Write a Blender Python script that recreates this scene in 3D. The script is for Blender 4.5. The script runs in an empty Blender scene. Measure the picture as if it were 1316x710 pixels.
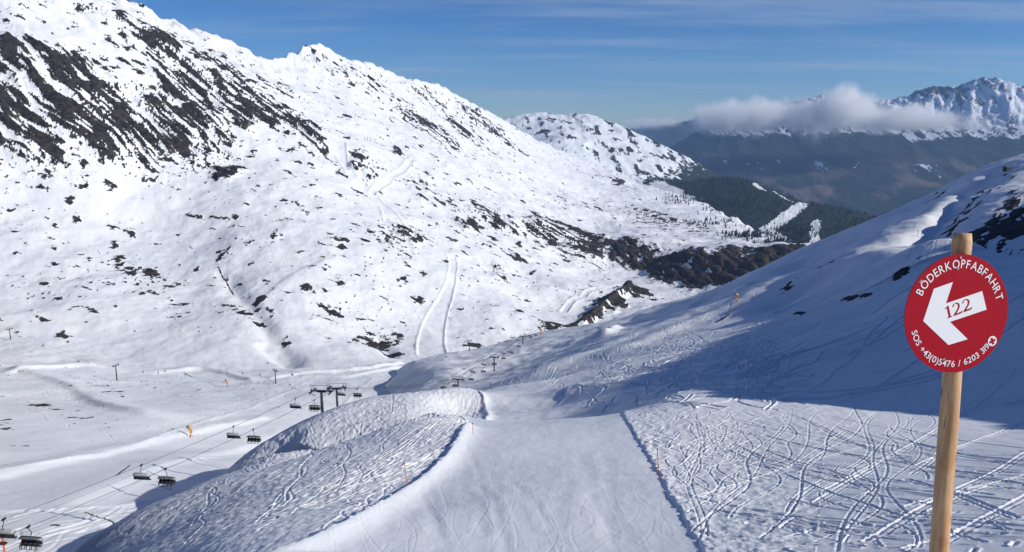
import bpy, bmesh, math, random
import numpy as np
from mathutils import Vector, Matrix
random.seed(7); RNG = np.random.default_rng(11)
sc = bpy.context.scene
C = sc.collection

# ------------------------------------------------------------------ camera model
FPX, PITCH, CX, CY = 1013.0, math.radians(11.4), 658.0, 355.0
cp, sp = math.cos(PITCH), math.sin(PITCH)
def ray(u, v):
    a = (np.asarray(u, float)-CX)/FPX; b = (CY-np.asarray(v, float))/FPX
    x = a; y = cp + b*sp; z = b*cp - sp
    h = np.hypot(x, y)
    return x/h, y/h, z/h                     # per metre of horizontal range
def pt(u, v, r):
    x, y, z = ray(u, v); return (float(x*r), float(y*r), float(z*r))
def tl(u, v, r):                             # (theta, ln r, tan elevation)
    x, y, z = ray(u, v); return math.atan2(x, y), math.log(r), float(z)

# ------------------------------------------------------------------ noise
def _h(ix, iy, s):
    n = (ix.astype(np.int64)*374761393 + iy.astype(np.int64)*668265263 + s*1442695041) & 0x7fffffff
    n = ((n ^ (n >> 13))*1274126177) & 0x7fffffff
    n = n ^ (n >> 16)
    return n.astype(np.float64)*(2*math.pi/0x7fffffff)
def noise(x, y, s=0):
    x0 = np.floor(x); y0 = np.floor(y); fx = x-x0; fy = y-y0
    ix = x0.astype(np.int64); iy = y0.astype(np.int64)
    w = lambda t: t*t*t*(t*(t*6-15)+10)
    def g(dx, dy):
        a = _h(ix+dx, iy+dy, s); return np.cos(a)*(fx-dx)+np.sin(a)*(fy-dy)
    wx, wy = w(fx), w(fy)
    return ((g(0,0)*(1-wx)+g(1,0)*wx)*(1-wy)+(g(0,1)*(1-wx)+g(1,1)*wx)*wy)*1.5
def fbm(x, y, o=4, s=0, gain=.5):
    t = 0; a = 1; n = 0
    for k in range(o):
        t = t + a*noise(x*2**k+17.3*k, y*2**k-9.1*k, s+k); n += a; a *= gain
    return t/n
def ridged(x, y, o=4, s=0):
    t = 0; a = 1; n = 0
    for k in range(o):
        t = t + a*(1-2.2*np.abs(noise(x*2**k+7.3*k, y*2**k+3.1*k, s+k))); n += a; a *= .5
    return t/n
def sstep(a, b, x):
    t = np.clip((x-a)/(b-a), 0, 1); return t*t*(3-2*t)

# ------------------------------------------------------------------ smooth surfaces through survey points
class Layer:
    """smooth ground through (theta, ln r) -> tan elevation points"""
    def __init__(self, rows, lam=2e-5):
        P = []
        for u, row in rows:
            for v, r in row: P.append(tl(u, v, r))
        P = np.array(P); self.X = P[:, :2]; n = len(P)
        K = self.k(self.X, self.X) + lam*np.eye(n)
        A = np.zeros((n+3, n+3)); A[:n,:n] = K; A[:n,n] = 1; A[:n,n+1:] = self.X; A[n:,:n] = A[:n,n:].T
        self.w = np.linalg.solve(A, np.concatenate([P[:,2], [0,0,0]]))
    def k(self, A, B):
        d2 = ((A[:,None,:]-B[None,:,:])**2).sum(-1)+1e-12
        return .5*d2*np.log(d2)
    def __call__(self, th, lr):
        sh = th.shape; Q = np.stack([th.ravel(), lr.ravel()], 1); out = np.empty(len(Q))
        for i in range(0, len(Q), 20000):
            q = Q[i:i+20000]; out[i:i+20000] = self.k(q, self.X)@self.w[:-3] + self.w[-3] + q@self.w[-2:]
        return out.reshape(sh)
def curve(pts):                                # theta -> r, from (u, v, r)
    T = sorted((tl(*p)[0], p[2]) for p in pts); a = np.array(T)
    return lambda th: np.exp(np.interp(th, a[:,0], np.log(a[:,1])))

NROWS = [
 (-60, [(860,60),(880,80),(960,105),(1050,150)]),
 (100, [(800,56),(752,72),(712,95),(750,114),(850,155)]),
 (175, [(765,52),(710,78),(670,124),(692,148),(780,200)]),
 (250, [(712,52),(672,82),(634,146),(652,176),(730,230)]),
 (300, [(710,47),(662,72),(628,106),(598,172),(618,215),(680,260)]),
 (350, [(710,43.5),(656,67),(612,106),(588,152),(564,203),(588,245),(650,300)]),
 (400, [(710,41),(660,58),(620,83),(598,108),(580,150),(546,225),(575,290),(620,350)]),
 (440, [(570,150),(526,245),(550,310),(585,380)]),
 (500, [(710,40),(650,56),(600,77),(575,96),(560,118),(535,165),(510,235),(532,290),(560,360),(545,460),(514,600),(492,750)]),
 (530, [(509,226),(530,290),(546,350),(518,450),(494,560),(478,650),(467,760),(485,1000)]),
 (560, [(650,55),(600,74),(560,98),(548,120),(527,165),(507,218),(520,260),(522,330),(508,430),(490,500),(470,620),(460,780),(480,1000)]),
 (600, [(710,40),(600,73),(560,99),(556,120),(530,160),(505,205),(513,260),(511,330),(505,400),(497,470),(485,550),(470,640),(454,760),(475,1000)]),
 (640, [(710,40),(640,55),(590,75),(554,103),(562,125),(553,148),(530,175),(510,208),(498,250),(492,340),(488,430),(482,520),(466,640),(444,800),(465,1050)]),
 (700, [(710,40),(640,54.5),(590,74),(546,104),(557,125),(543,150),(525,178),(505,222),(488,300),(474,410),(460,540),(444,690),(429,860),(450,1100)]),
 (760, [(710,40),(640,54),(590,73),(537,104),(552,124),(540,142),(515,165),(497,195),(478,250),(460,340),(440,480),(419,850),(440,1150)]),
 (800, [(640,54),(590,72),(532,104),(537,122),(520,142),(500,172),(478,225),(455,320),(435,440),(418,640),(411,880),(430,1150)]),
 (860, [(710,40),(640,54),(590,72),(550,88),(523,104),(508,122),(490,155),(465,215),(440,310),(420,430),(403,620),(388,920),(408,1150)]),
 (960, [(710,40),(640,54),(590,72),(550,88),(518,108),(490,138),(460,182),(430,260),(405,370),(386,540),(366,820),(388,1050)]),
 (1040,[(710,40),(640,54),(590,71),(545,90),(520,106),(490,135),(450,185),(410,265),(380,380),(352,560),(321,780),(345,1000)]),
 (1130,[(710,40),(640,53),(590,70),(545,92),(522,108),(480,140),(440,180),(400,235),(360,310),(330,400),(303,520),(281,700),(302,900)]),
 (1200,[(640,53),(590,70),(545,93),(523,107),(470,145),(420,185),(370,235),(335,290),(317,335),(332,362),(308,410),(285,500),(258,660),(275,850)]),
 (1250,[(710,40),(600,66),(525,107),(470,141),(420,180),(370,228),(335,285),(321,325),(340,352),(312,395),(280,480),(250,570),(229,660),(248,800)]),
 (1316,[(710,40),(640,53),(590,69),(548,92),(530,105),(480,132),(430,165),(380,210),(345,265),(333,300),(356,328),(326,365),(290,440),(240,560),(198,700),(215,850)]),
 (1420,[(710,40),(590,68),(530,102),(430,155),(350,240),(310,340),(250,480),(190,650),(200,850)]),
]
N_CREST = curve([(-60,880,80),(100,712,96),(175,670,126),(250,634,148),(300,598,174),(350,564,205),(400,546,230),(440,526,250),(470,516,330),(500,510,760),
 (530,508,780),(556,462,780),(600,454,760),(640,444,800),(700,429,860),(760,419,870),(800,411,900),(860,388,940),(960,366,840),(1040,321,800),
 (1130,281,720),(1200,258,680),(1250,229,680),(1316,198,720),(1420,190,700)])
VROWS = [
 (-120,[(800,110),(700,150),(600,255),(520,480),(430,950),(330,1250),(230,1450),(120,1700),(0,1950),(-130,2300)]),
 (0,   [(760,112),(712,138),(650,190),(600,258),(560,345),(520,500),(480,720),(430,950),(360,1150),(300,1300),(230,1450),(160,1580),(100,1700),(50,1820),(0,1950),(-70,2150)]),
 (100, [(760,112),(700,142),(650,188),(600,262),(550,385),(500,640),(450,880),(400,1030),(330,1230),(260,1400),(210,1500),(150,1620),(80,1780),(30,1950),(-28,2150)]),
 (150, [(30,1980),(0,2160)]),
 (200, [(700,148),(650,195),(600,275),(550,405),(500,650),(470,800),(420,980),(350,1200),(280,1400),(210,1560),(150,1700),(90,1850),(22,2200)]),
 (250, [(41,2250)]),
 (300, [(680,180),(650,215),(600,300),(550,430),(500,650),(470,800),(430,930),(380,1080),(330,1220),(270,1400),(210,1600),(170,1720),(120,1900),(62,2280)]),
 (345, [(80,2330)]),
 (375, [(71,2500)]),
 (410, [(600,380),(550,480),(500,660),(470,800),(430,930),(380,1070),(330,1220),(270,1430),(220,1620),(180,1800),(130,2150),(61,2650)]),
 (440, [(76,2760)]),
 (480, [(560,500),(510,600),(470,800),(440,950),(400,1080),(330,1280),(270,1520),(220,1750),(180,2000),(130,2450),(87,2900)]),
 (525, [(102,3080)]),
 (570, [(540,560),(500,680),(460,900),(440,1000),(400,1150),(330,1400),(280,1650),(230,2000),(190,2350),(150,2850),(113,3300)]),
 (610, [(135,3500)]),
 (650, [(500,800),(470,900),(440,1050),(400,1200),(350,1450),(300,1750),(250,2150),(210,2700),(180,3300),(157,3800)]),
 (700, [(440,1100),(400,1300),(350,1550),(300,1900),(260,2400),(220,3100),(186,4000)]),
 (760, [(430,1150),(400,1350),(360,1600),(330,1850),(300,2200),(260,2900),(230,3500),(208,4100)]),
 (830, [(420,1250),(390,1450),(362,1700),(347,1800),(313,1960),(306,2150),(280,2700),(252,3300),(233,4000)]),
 (900, [(400,1400),(380,1600),(355,1690),(321,1800),(315,1950),(300,2350),(280,2900),(262,3400)]),
 (960, [(400,1450),(375,1580),(326,1750),(319,1950),(306,2350),(296,2800)]),
 (1040,[(380,1500),(350,1640),(323,1760),(319,1850)]),
 (1120,[(390,1500),(360,1640),(345,1760),(345,1850)]),
]
V_CREST = curve([(-120,0,2300),(0,0,2150),(200,22,2200),(300,60,2300),(345,80,2330),(375,71,2500),(410,62,2650),(480,88,2900),(525,102,3080),(570,113,3300),
 (610,135,3500),(650,157,3800),(700,186,4000),(760,208,4100),(830,233,4000),(900,262,3450),(960,296,2850),(1010,310,2300),(1040,319,1860),(1120,345,1850)])
RROWS = [
 (600,[(230,4700),(175,5400)]),
 (650,[(215,4600),(152,5600)]),
 (700,[(215,4500),(180,5000),(144,5800)]),
 (735,[(215,4500),(180,5000),(147,5800)]),
 (760,[(230,4500),(190,5000),(148,5800)]),
 (800,[(240,4500),(200,5000),(163,5700)]),
 (850,[(250,4500),(215,5000),(187,5600)]),
 (900,[(265,4500),(235,5000),(212,5500)]),
 (960,[(280,4500),(262,4900),(245,5400)]),
 (1030,[(300,4600),(285,4900),(268,5300)]),
 (1130,[(360,4600),(345,4900),(330,5200)]),
 (1300,[(520,4600),(500,4900),(480,5200)]),
]
R_CREST = curve([(600,175,5400),(650,152,5600),(700,144,5800),(760,148,5800),(800,163,5700),(850,187,5600),(900,212,5500),(960,245,5400),(1030,268,5300),(1300,400,5200)])
FROWS = [
 (760,[(330,3300),(300,3900)]),
 (815,[(275,3300),(240,3900)]),
 (850,[(262,3500),(245,3700),(229,4000)]),
 (880,[(268,3350),(250,3600),(235,3900)]),
 (920,[(278,3200),(252,3500),(229,3850)]),
 (960,[(292,3000),(262,3350),(232,3750)]),
 (1000,[(306,2850),(275,3200),(247,3600)]),
 (1030,[(318,2750),(288,3100),(260,3500)]),
 (1080,[(330,2650),(300,2950),(269,3400)]),
 (1130,[(345,2600),(310,2900),(281,3300)]),
 (1200,[(380,2600),(340,2900),(305,3200)]),
 (1316,[(460,2600),(400,2900),(360,3200)]),
]
F_CREST = curve([(760,300,3900),(850,229,4000),(880,236,3900),(920,229,3850),(960,232,3750),(1000,246,3600),(1030,258,3500),(1080,268,3400),(1130,281,3300),(1316,281,3200)])
MROWS = [
 (700,[(420,8600),(360,9500),(310,10500),(290,11500),(290,13500)]),
 (800,[(400,8600),(320,9500),(260,10500),(230,12000),(222,13500)]),
 (850,[(400,8600),(310,9500),(250,10500),(215,12000),(198,13500)]),
 (880,[(395,8600),(305,9500),(245,10500),(205,12000),(180,13500)]),
 (910,[(390,8600),(300,9500),(240,10500),(200,11800),(162,13500)]),
 (960,[(380,8600),(295,9500),(240,10500),(195,11800),(148,13500)]),
 (1010,[(375,8600),(290,9500),(240,10500),(192,11800),(138,13500)]),
 (1045,[(375,8600),(290,9500),(238,10500),(190,11800),(124,13500)]),
 (1080,[(370,8600),(288,9500),(236,10500),(190,11800),(124,13500)]),
 (1120,[(370,8600),(286,9500),(236,10500),(190,11800),(127,13500)]),
 (1160,[(370,8600),(286,9500),(236,10500),(190,11800),(120,13500)]),
 (1190,[(370,8600),(286,9500),(236,10500),(190,11800),(112,13500)]),
 (1225,[(370,8600),(286,9500),(236,10500),(190,11800),(114,13500)]),
 (1260,[(370,8600),(286,9500),(236,10500),(190,11800),(104,13500)]),
 (1316,[(370,8600),(286,9500),(236,10500),(190,11800),(112,13500)]),
 (1450,[(370,8600),(286,9500),(236,10500),(190,11800),(118,13500)]),
]
QROWS = [(700,[(230,17000),(215,19000)]),(780,[(200,17000),(172,19000)]),(840,[(205,17000),(166,19000)]),(880,[(205,17000),(158,19000)]),
 (920,[(200,17000),(156,19000)]),(1000,[(200,17000),(160,19000)]),(1316,[(200,17000),(160,19000)])]

SUN_AZ, SUN_EL = math.radians(104), math.radians(27.5)      # azimuth from +Y towards +X
SUNH = (math.sin(SUN_AZ), math.cos(SUN_AZ))

LAYERS = {k: Layer(r) for k, r in dict(N=NROWS, V=VROWS, R=RROWS, F=FROWS, M=MROWS, Q=QROWS).items()}

def lay(name, th, r, crest, r0, fall=.5, near=.6):
    """height of one layer; beyond its crest the ground falls away, before r0 it drops too"""
    rc = crest(th); r0 = r0(th) if callable(r0) else r0
    rr = np.clip(r, r0, rc*1.0)
    z = LAYERS[name](th, np.log(rr))*rr
    over = np.maximum(r-rc, 0); under = np.maximum(r0-r, 0)
    return z - fall*over*over/(over+.04*rc) - near*under

def n_height(th, r):
    thc = np.clip(th, -.78, .68)
    rc = N_CREST(thc)*1.12
    rr = np.clip(r, 40, rc)
    z = LAYERS['N'](thc, np.log(rr))*rr
    over = np.maximum(r-rc, 0)
    z = z - .62*over*over/(over+.05*rc)
    # the knoll under the camera: a little steeper than the lowest line of sight
    y = r*np.cos(th); x = r*np.sin(th)
    kn = -1.72 - .56*np.maximum(y, -40) - .012*np.abs(x)
    kn = np.where(r < 40, kn, z)
    z40 = LAYERS['N'](thc, np.full_like(thc, math.log(40.)))*40
    w = sstep(24, 40, r)
    back = np.abs(th) > 1.0
    return np.where(r < 40, kn*(1-w)+np.minimum(z40 + .56*(40-r)*np.cos(th), kn+2)*w, z)

SUN_POWER, SKY_POWER, EXPOSURE = 4.4, .049, 0.08
HAZE = 2.9e-5
class Table:
    """a layer sampled once on a regular table and read back with cubic weights"""
    def __init__(self, L, lr0, lr1, n=150, m=260, t0=-.80, t1=.72):
        self.t0, self.t1, self.l0, self.l1, self.n, self.m = t0, t1, lr0, lr1, n, m
        T, R = np.meshgrid(np.linspace(t0, t1, n), np.linspace(lr0, lr1, m), indexing='ij')
        self.A = L(T, R)
    def __call__(self, th, lr):
        a = np.clip((th-self.t0)/(self.t1-self.t0)*(self.n-1), 1, self.n-2.001)
        b = np.clip((lr-self.l0)/(self.l1-self.l0)*(self.m-1), 1, self.m-2.001)
        ia = a.astype(int); ib = b.astype(int); fa = a-ia; fb = b-ib
        def w(t): return (-.5*t+t*t-.5*t**3, 1-2.5*t*t+1.5*t**3, .5*t+2*t*t-1.5*t**3, -.5*t*t+.5*t**3)
        wa, wb = w(fa), w(fb); out = 0
        for i in range(4):
            row = 0
            for j in range(4): row = row + wb[j]*self.A[ia+i-1, ib+j-1]
            out = out + wa[i]*row
        return out
for k, (lo, hi) in dict(N=(36, 1200), V=(100, 4300), R=(4300, 6000), F=(2500, 4200), M=(8400, 13800), Q=(16500, 19500)).items():
    LAYERS[k] = Table(LAYERS[k], math.log(lo)-.03, math.log(hi)+.03)

def R_start(th): return np.full_like(th, 4600.)
F_START = curve([(700,330,3300),(815,275,3300),(850,262,3500),(880,268,3350),(920,278,3200),(960,292,3000),(1000,306,2850),(1030,318,2750),(1080,330,2650),(1130,345,2600),(1316,460,2600)])
M_CREST = lambda th: np.full_like(th, 13500.)
Q_CREST = lambda th: np.full_like(th, 19000.)

TIPS = [(1316,560,86),(1300,548,92),(1150,532,101),(1000,520,107),(900,514,113),(835,521,124),(740,538,146),(735,528,158),(762,503,186),(800,487,205),(850,466,240),
        (900,446,290),(950,420,340),(1000,392,420),(1060,372,470),(1130,335,500),(1200,300,560)]  # ground points where the unseen ridge's shadow ends
def _shadow_ridge_profile():  # unseen ridge beyond the view, its height shaped to cast that shadow
    S, H = [], []
    T = math.tan(SUN_EL)
    for u, v, r in TIPS:
        x, y, z = pt(u, v, r)
        perp = y*SUNH[0]-x*SUNH[1]; along = x*SUNH[0]+y*SUNH[1]
        D = .55*perp+55                        # the unseen ridge lies this far along the sun direction
        S.append(perp); H.append(z+(D-along)*T)
    o = np.argsort(S); return np.array(S)[o], np.array(H)[o]
RS, RH = _shadow_ridge_profile()
print('ridge', list(zip(RS.round(), RH.round())))
def shadow_ridge_height(x, y):  # out of view, shaped only to shade the right slope
    perp = y*SUNH[0]-x*SUNH[1]; along = x*SUNH[0]+y*SUNH[1]
    D = .55*perp+55
    H = np.interp(perp, RS, RH) + 1.5*noise(perp/11, perp*0, 7) + .8*noise(perp/4, perp*0+2, 8)
    H = H - np.maximum(RS[0]-perp, 0)*1.1 - np.maximum(perp-RS[-1], 0)*.35
    d = along-D
    return H - np.where(d < 0, -d*1.15, d*.45)

def base_height(th, r):
    """height and the number of the surface: 0 near slopes, 1 left mountain and valley, 2 far ridge, 3 wooded spur, 4 far range, 5 farthest range"""
    x = r*np.sin(th); y = r*np.cos(th)
    thc = np.clip(th, -.78, .70)
    Z = [n_height(th, r),
         lay('V', thc, r, V_CREST, 108., .55, .7),
         lay('R', thc, r, R_CREST, R_start, .5, .6),
         lay('F', thc, r, F_CREST, F_START, .5, .5),
         lay('M', thc, r, M_CREST, 8600., .5, .5),
         lay('Q', thc, r, Q_CREST, 17000., .5, .5)]
    G = shadow_ridge_height(x, y)
    G = np.where((np.abs(th) < 1.5) & (r > 30) & (r < 1300), G, -1e4)
    Z[0] = np.maximum(Z[0], G)
    Z = np.stack(Z); k = Z.argmax(0); z = Z.max(0)
    fl = -1290. ; k = np.where(z < fl, 4, k)
    return np.maximum(z, fl), k

# lookup of the ground along a sight line, used to put things down on it
_HT = np.linspace(-.66, .66, 700); _HR = np.exp(np.linspace(math.log(34), math.log(19500), 1500))
_T2, _R2 = np.meshgrid(_HT, _HR, indexing='ij')
BZ, BK = base_height(_T2, _R2)
def base_at(x, y):
    th = math.atan2(x, y); r = math.hypot(x, y)
    i = int(np.clip(np.searchsorted(_HT, th), 1, 699)); 
    a = (th-_HT[i-1])/(_HT[i]-_HT[i-1]); lr = np.log(r)
    j = int(np.clip(np.searchsorted(_HR, r), 1, 1499)); b = (lr-math.log(_HR[j-1]))/(math.log(_HR[j])-math.log(_HR[j-1]))
    return float(BZ[i-1,j-1]*(1-a)*(1-b)+BZ[i,j-1]*a*(1-b)+BZ[i-1,j]*(1-a)*b+BZ[i,j]*a*b)
def hit(u, v, rmin=0, only=None):
    """ground point seen along pixel direction (u, v): (x, y, z)"""
    hx, hy, hz = ray(u, v); th = math.atan2(hx, hy)
    i = int(np.clip(np.searchsorted(_HT, th), 1, 699)); a = np.clip((th-_HT[i-1])/(_HT[i]-_HT[i-1]), 0, 1)
    col = BZ[i-1]*(1-a)+BZ[i]*a
    d = col/_HR - float(hz)
    ok = (d >= 0) & (_HR > rmin)
    if only is not None: ok &= (BK[i] == only)
    if not ok.any(): return None
    j = int(ok.argmax())
    if j == 0: r = _HR[0]
    elif d[j-1] < 0:
        f = -d[j-1]/(d[j]-d[j-1]); r = _HR[j-1]+(_HR[j]-_HR[j-1])*f
    else: r = _HR[j]
    return (float(hx)*r, float(hy)*r, float(hz)*r)
def world_line(pts, rmin=0, only=None, n=14):
    out = []
    for (a, b) in zip(pts[:-1], pts[1:]):
        for t in np.linspace(0, 1, n, endpoint=False):
            h = hit(a[0]+(b[0]-a[0])*t, a[1]+(b[1]-a[1])*t, rmin, only)
            if h: out.append(h)
    h = hit(pts[-1][0], pts[-1][1], rmin, only)
    if h: out.append(h)
    return np.array(out)
# ------------------------------------------------------------------ helpers on world points
def inv_axes(u, v, ru, rv, ang, rmin=0, only=None):
    """a patch of ground given by its middle and its two half axes on the photograph, as middle + inverse 2x2 matrix in world metres"""
    c = hit(u, v, rmin, only)
    if c is None: return None
    ca, sa = math.cos(math.radians(ang)), math.sin(math.radians(ang))
    A = []
    for du, dv in ((ru*ca, ru*sa), (-rv*sa, rv*ca)):
        p = hit(u+du, v+dv, rmin, only); q = hit(u-du, v-dv, rmin, only)
        p = p or c; q = q or c
        a = np.array([(p[0]-q[0])/2, (p[1]-q[1])/2])
        if np.hypot(*a) > 6*np.hypot(c[0], c[1])*max(ru, rv)/FPX*2.5:
            p2 = [x-y for x, y in zip(p, c)]; q2 = [y-x for x, y in zip(q, c)]
            s = p2 if math.hypot(*p2[:2]) < math.hypot(*q2[:2]) else q2
            a = np.array(s[:2])
        if np.hypot(*a) < 1e-3: a = np.array([1., 1.])
        A.append(a)
    M = np.array(A).T
    if abs(np.linalg.det(M)) < 1e-6*np.abs(M).max()**2: return None
    return np.array(c[:2]), np.linalg.inv(M), M
def patch_into(F, x, y, p, strength, soft=1.0):
    if p is None: return
    c, Mi, M = p
    ext = np.abs(M).sum(1)*2.2
    m = (np.abs(x-c[0]) < ext[0]) & (np.abs(y-c[1]) < ext[1])
    dx, dy = x[m]-c[0], y[m]-c[1]
    a = Mi[0,0]*dx+Mi[0,1]*dy; b = Mi[1,0]*dx+Mi[1,1]*dy
    g = np.exp(-(a*a+b*b)*1.1)
    F[m] = np.maximum(F[m], strength*g)
def line_dist(x, y, L):
    """distance, signed side and run length along the line L (world xy) for points x, y"""
    D = np.full(x.shape, 1e9); S = np.zeros(x.shape); T = np.zeros(x.shape); run = 0
    for (ax, ay), (bx, by) in zip(L[:-1, :2], L[1:, :2]):
        ex, ey = bx-ax, by-ay; l2 = ex*ex+ey*ey
        if l2 < 1e-9: continue
        t = np.clip(((x-ax)*ex+(y-ay)*ey)/l2, 0, 1)
        d = np.hypot(x-ax-t*ex, y-ay-t*ey); n = d < D
        D = np.where(n, d, D); S = np.where(n, np.sign(ex*(y-ay)-ey*(x-ax)), S); T = np.where(n, run+t*math.sqrt(l2), T)
        run += math.sqrt(l2)
    return D, S, T
def near_line(x, y, L, w):
    return (x > L[:,0].min()-w) & (x < L[:,0].max()+w) & (y > L[:,1].min()-w) & (y < L[:,1].max()+w)
def smooth_line(L, k=3):
    L = L.copy()
    for _ in range(k): L[1:-1] = (L[:-2]+2*L[1:-1]+L[2:])/4
    return L

# ------------------------------------------------------------------ the sheet
def spans(*s):
    out = []
    for a, b, st in s: out.append(np.linspace(math.log(a), math.log(b), max(2, int((math.log(b)-math.log(a))/st)), endpoint=False))
    return out
RA = np.exp(np.concatenate(spans((.6,30,.10),(30,36,.03),(36,132,.0025),(132,330,.0028),(330,1050,.0042),(1050,2750,.0027),(2750,4400,.006))+[[math.log(4400)]]))
TA = np.concatenate([np.linspace(-.645,.645,1180), np.linspace(.65,1.45,110), np.linspace(1.5,2*math.pi-.72,100), np.linspace(2*math.pi-.70,2*math.pi-.65,4), [2*math.pi-.645]])
RB = np.exp(np.concatenate(spans((4400,6200,.005),(6200,8600,.05),(8600,13700,.0030),(13700,19600,.012))+[[math.log(19600)]]))
TB = np.concatenate([np.linspace(-.645,-.06,60,endpoint=False), np.linspace(-.06,.645,640), np.linspace(.66,1.45,16), np.linspace(1.5,2*math.pi-.66,24), [2*math.pi-.645]])

ridge_a = np.array(pt(150,0,2160)[:2]); ridge_b = np.array(pt(650,157,3800)[:2]); rd = (ridge_b-ridge_a)/np.hypot(*(ridge_b-ridge_a))

# rock: (u, v, half width, half height, tilt, strength, rmin)
ROCKS = [
 (15,110,70,75,0,.92,900),(30,185,75,38,0,.88,900),(105,105,80,42,35,.92,900),(150,150,100,44,38,.98,900),(215,160,75,32,40,.92,900),(75,150,60,50,0,.75,900),
 (240,100,115,32,34,.80,900),(330,140,95,26,33,.86,900),(392,170,50,14,28,.80,900),(200,50,80,22,30,.60,900),(290,90,75,18,30,.52,900),(280,170,60,22,38,.66,900),
 (289,225,40,10,3,.95,900),(245,218,18,8,0,.55,900),(180,212,45,14,30,.55,900),(105,235,60,16,20,.36,900),
 (15,8,26,7,10,.62,900),(115,10,30,12,10,.55,900),(150,25,10,16,-20,.55,900),
 (430,85,45,14,25,.46,900),(395,70,25,8,-25,.5,900),(470,108,60,14,30,.50,900),(545,160,75,12,38,.60,900),(600,172,55,9,38,.62,900),(560,132,60,12,28,.50,900),
 (620,158,50,12,35,.62,900),(650,185,35,8,35,.5,900),(350,110,40,12,20,.46,900),(455,160,40,10,30,.25,900),
 (182,352,42,16,8,.62,600),(158,345,30,10,0,.50,600),(120,325,20,6,0,.5,600),(215,368,34,10,25,.40,600),(160,290,40,10,10,.34,600),
 (88,434,26,9,22,.66,600),(50,415,16,4,15,.55,600),(325,398,20,11,30,.72,600),(335,410,18,10,30,.60,600),(441,315,20,9,0,.85,600),
 (460,213,26,16,-20,.52,900),(540,245,26,26,40,.42,900),(575,262,30,12,20,.45,900),(515,308,36,20,15,.55,900),(535,318,16,12,0,.6,900),
 (480,228,14,10,0,.6,900),(508,195,12,5,35,.8,900),(605,290,26,14,10,.62,900),(645,292,34,16,20,.60,900),(625,280,40,12,10,.5,900),
 (715,298,40,18,15,.72,900),(750,312,45,18,20,.74,900),(690,285,30,10,10,.5,900),(665,330,26,10,25,.45,900),(650,345,18,8,20,.45,900),
 (770,270,45,8,18,.36,900),(830,285,60,10,18,.42,900),(720,255,50,10,12,.28,900),(795,236,34,6,18,.52,900),(860,285,70,8,16,.52,900),
 (490,440,34,12,0,.64,600),(462,436,12,14,20,.62,600),(420,405,34,16,-15,.40,600),(395,375,26,16,0,.34,600),(365,440,24,14,20,.42,600),
 (712,421,17,6,5,1.2,900),(768,404,36,9,-36,1.15,900),(792,386,22,8,-36,1.1,900),(748,417,16,6,-20,1.0,900),(815,378,26,5,15,.9,900),(612,446,22,4,-10,.62,900),(640,350,26,9,25,.42,900),(505,452,24,5,0,.6,600),
 (10,545,24,12,10,.46,300),(45,520,30,10,12,.42,300),(130,500,40,20,15,.34,300),(110,530,70,26,10,.26,300),(205,540,40,20,10,.2,300),(10,500,30,6,25,.42,300),
 (120,470,60,12,8,.26,300),(265,470,40,6,8,.36,300),(320,470,20,4,10,.3,300),
 (250,390,120,50,10,.24,600),(420,340,110,60,10,.24,600),(560,400,110,50,0,.18,600),(110,390,110,50,10,.16,600),(640,310,120,60,15,.26,900),(320,280,90,40,0,.16,900),
]
SCARP = [(800,322,22,14,15,1.2,1500),(830,335,40,17,15,1.5,1500),(870,345,45,20,8,1.7,1500),(910,347,45,24,0,1.9,1500),(950,342,45,22,-8,1.9,1500),(985,335,45,16,-10,1.7,1500),(1020,327,40,8,-10,1.4,1500),(775,322,30,12,20,.8,1500)]
SPUR_BARE = [(915,231,45,3.5,0,1.0),(975,240,30,3,25,1.0),(1005,252,26,3,28,1.0),(848,240,26,8,20,.8),(870,250,24,10,30,.62),(860,225,30,6,10,.8)]

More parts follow.
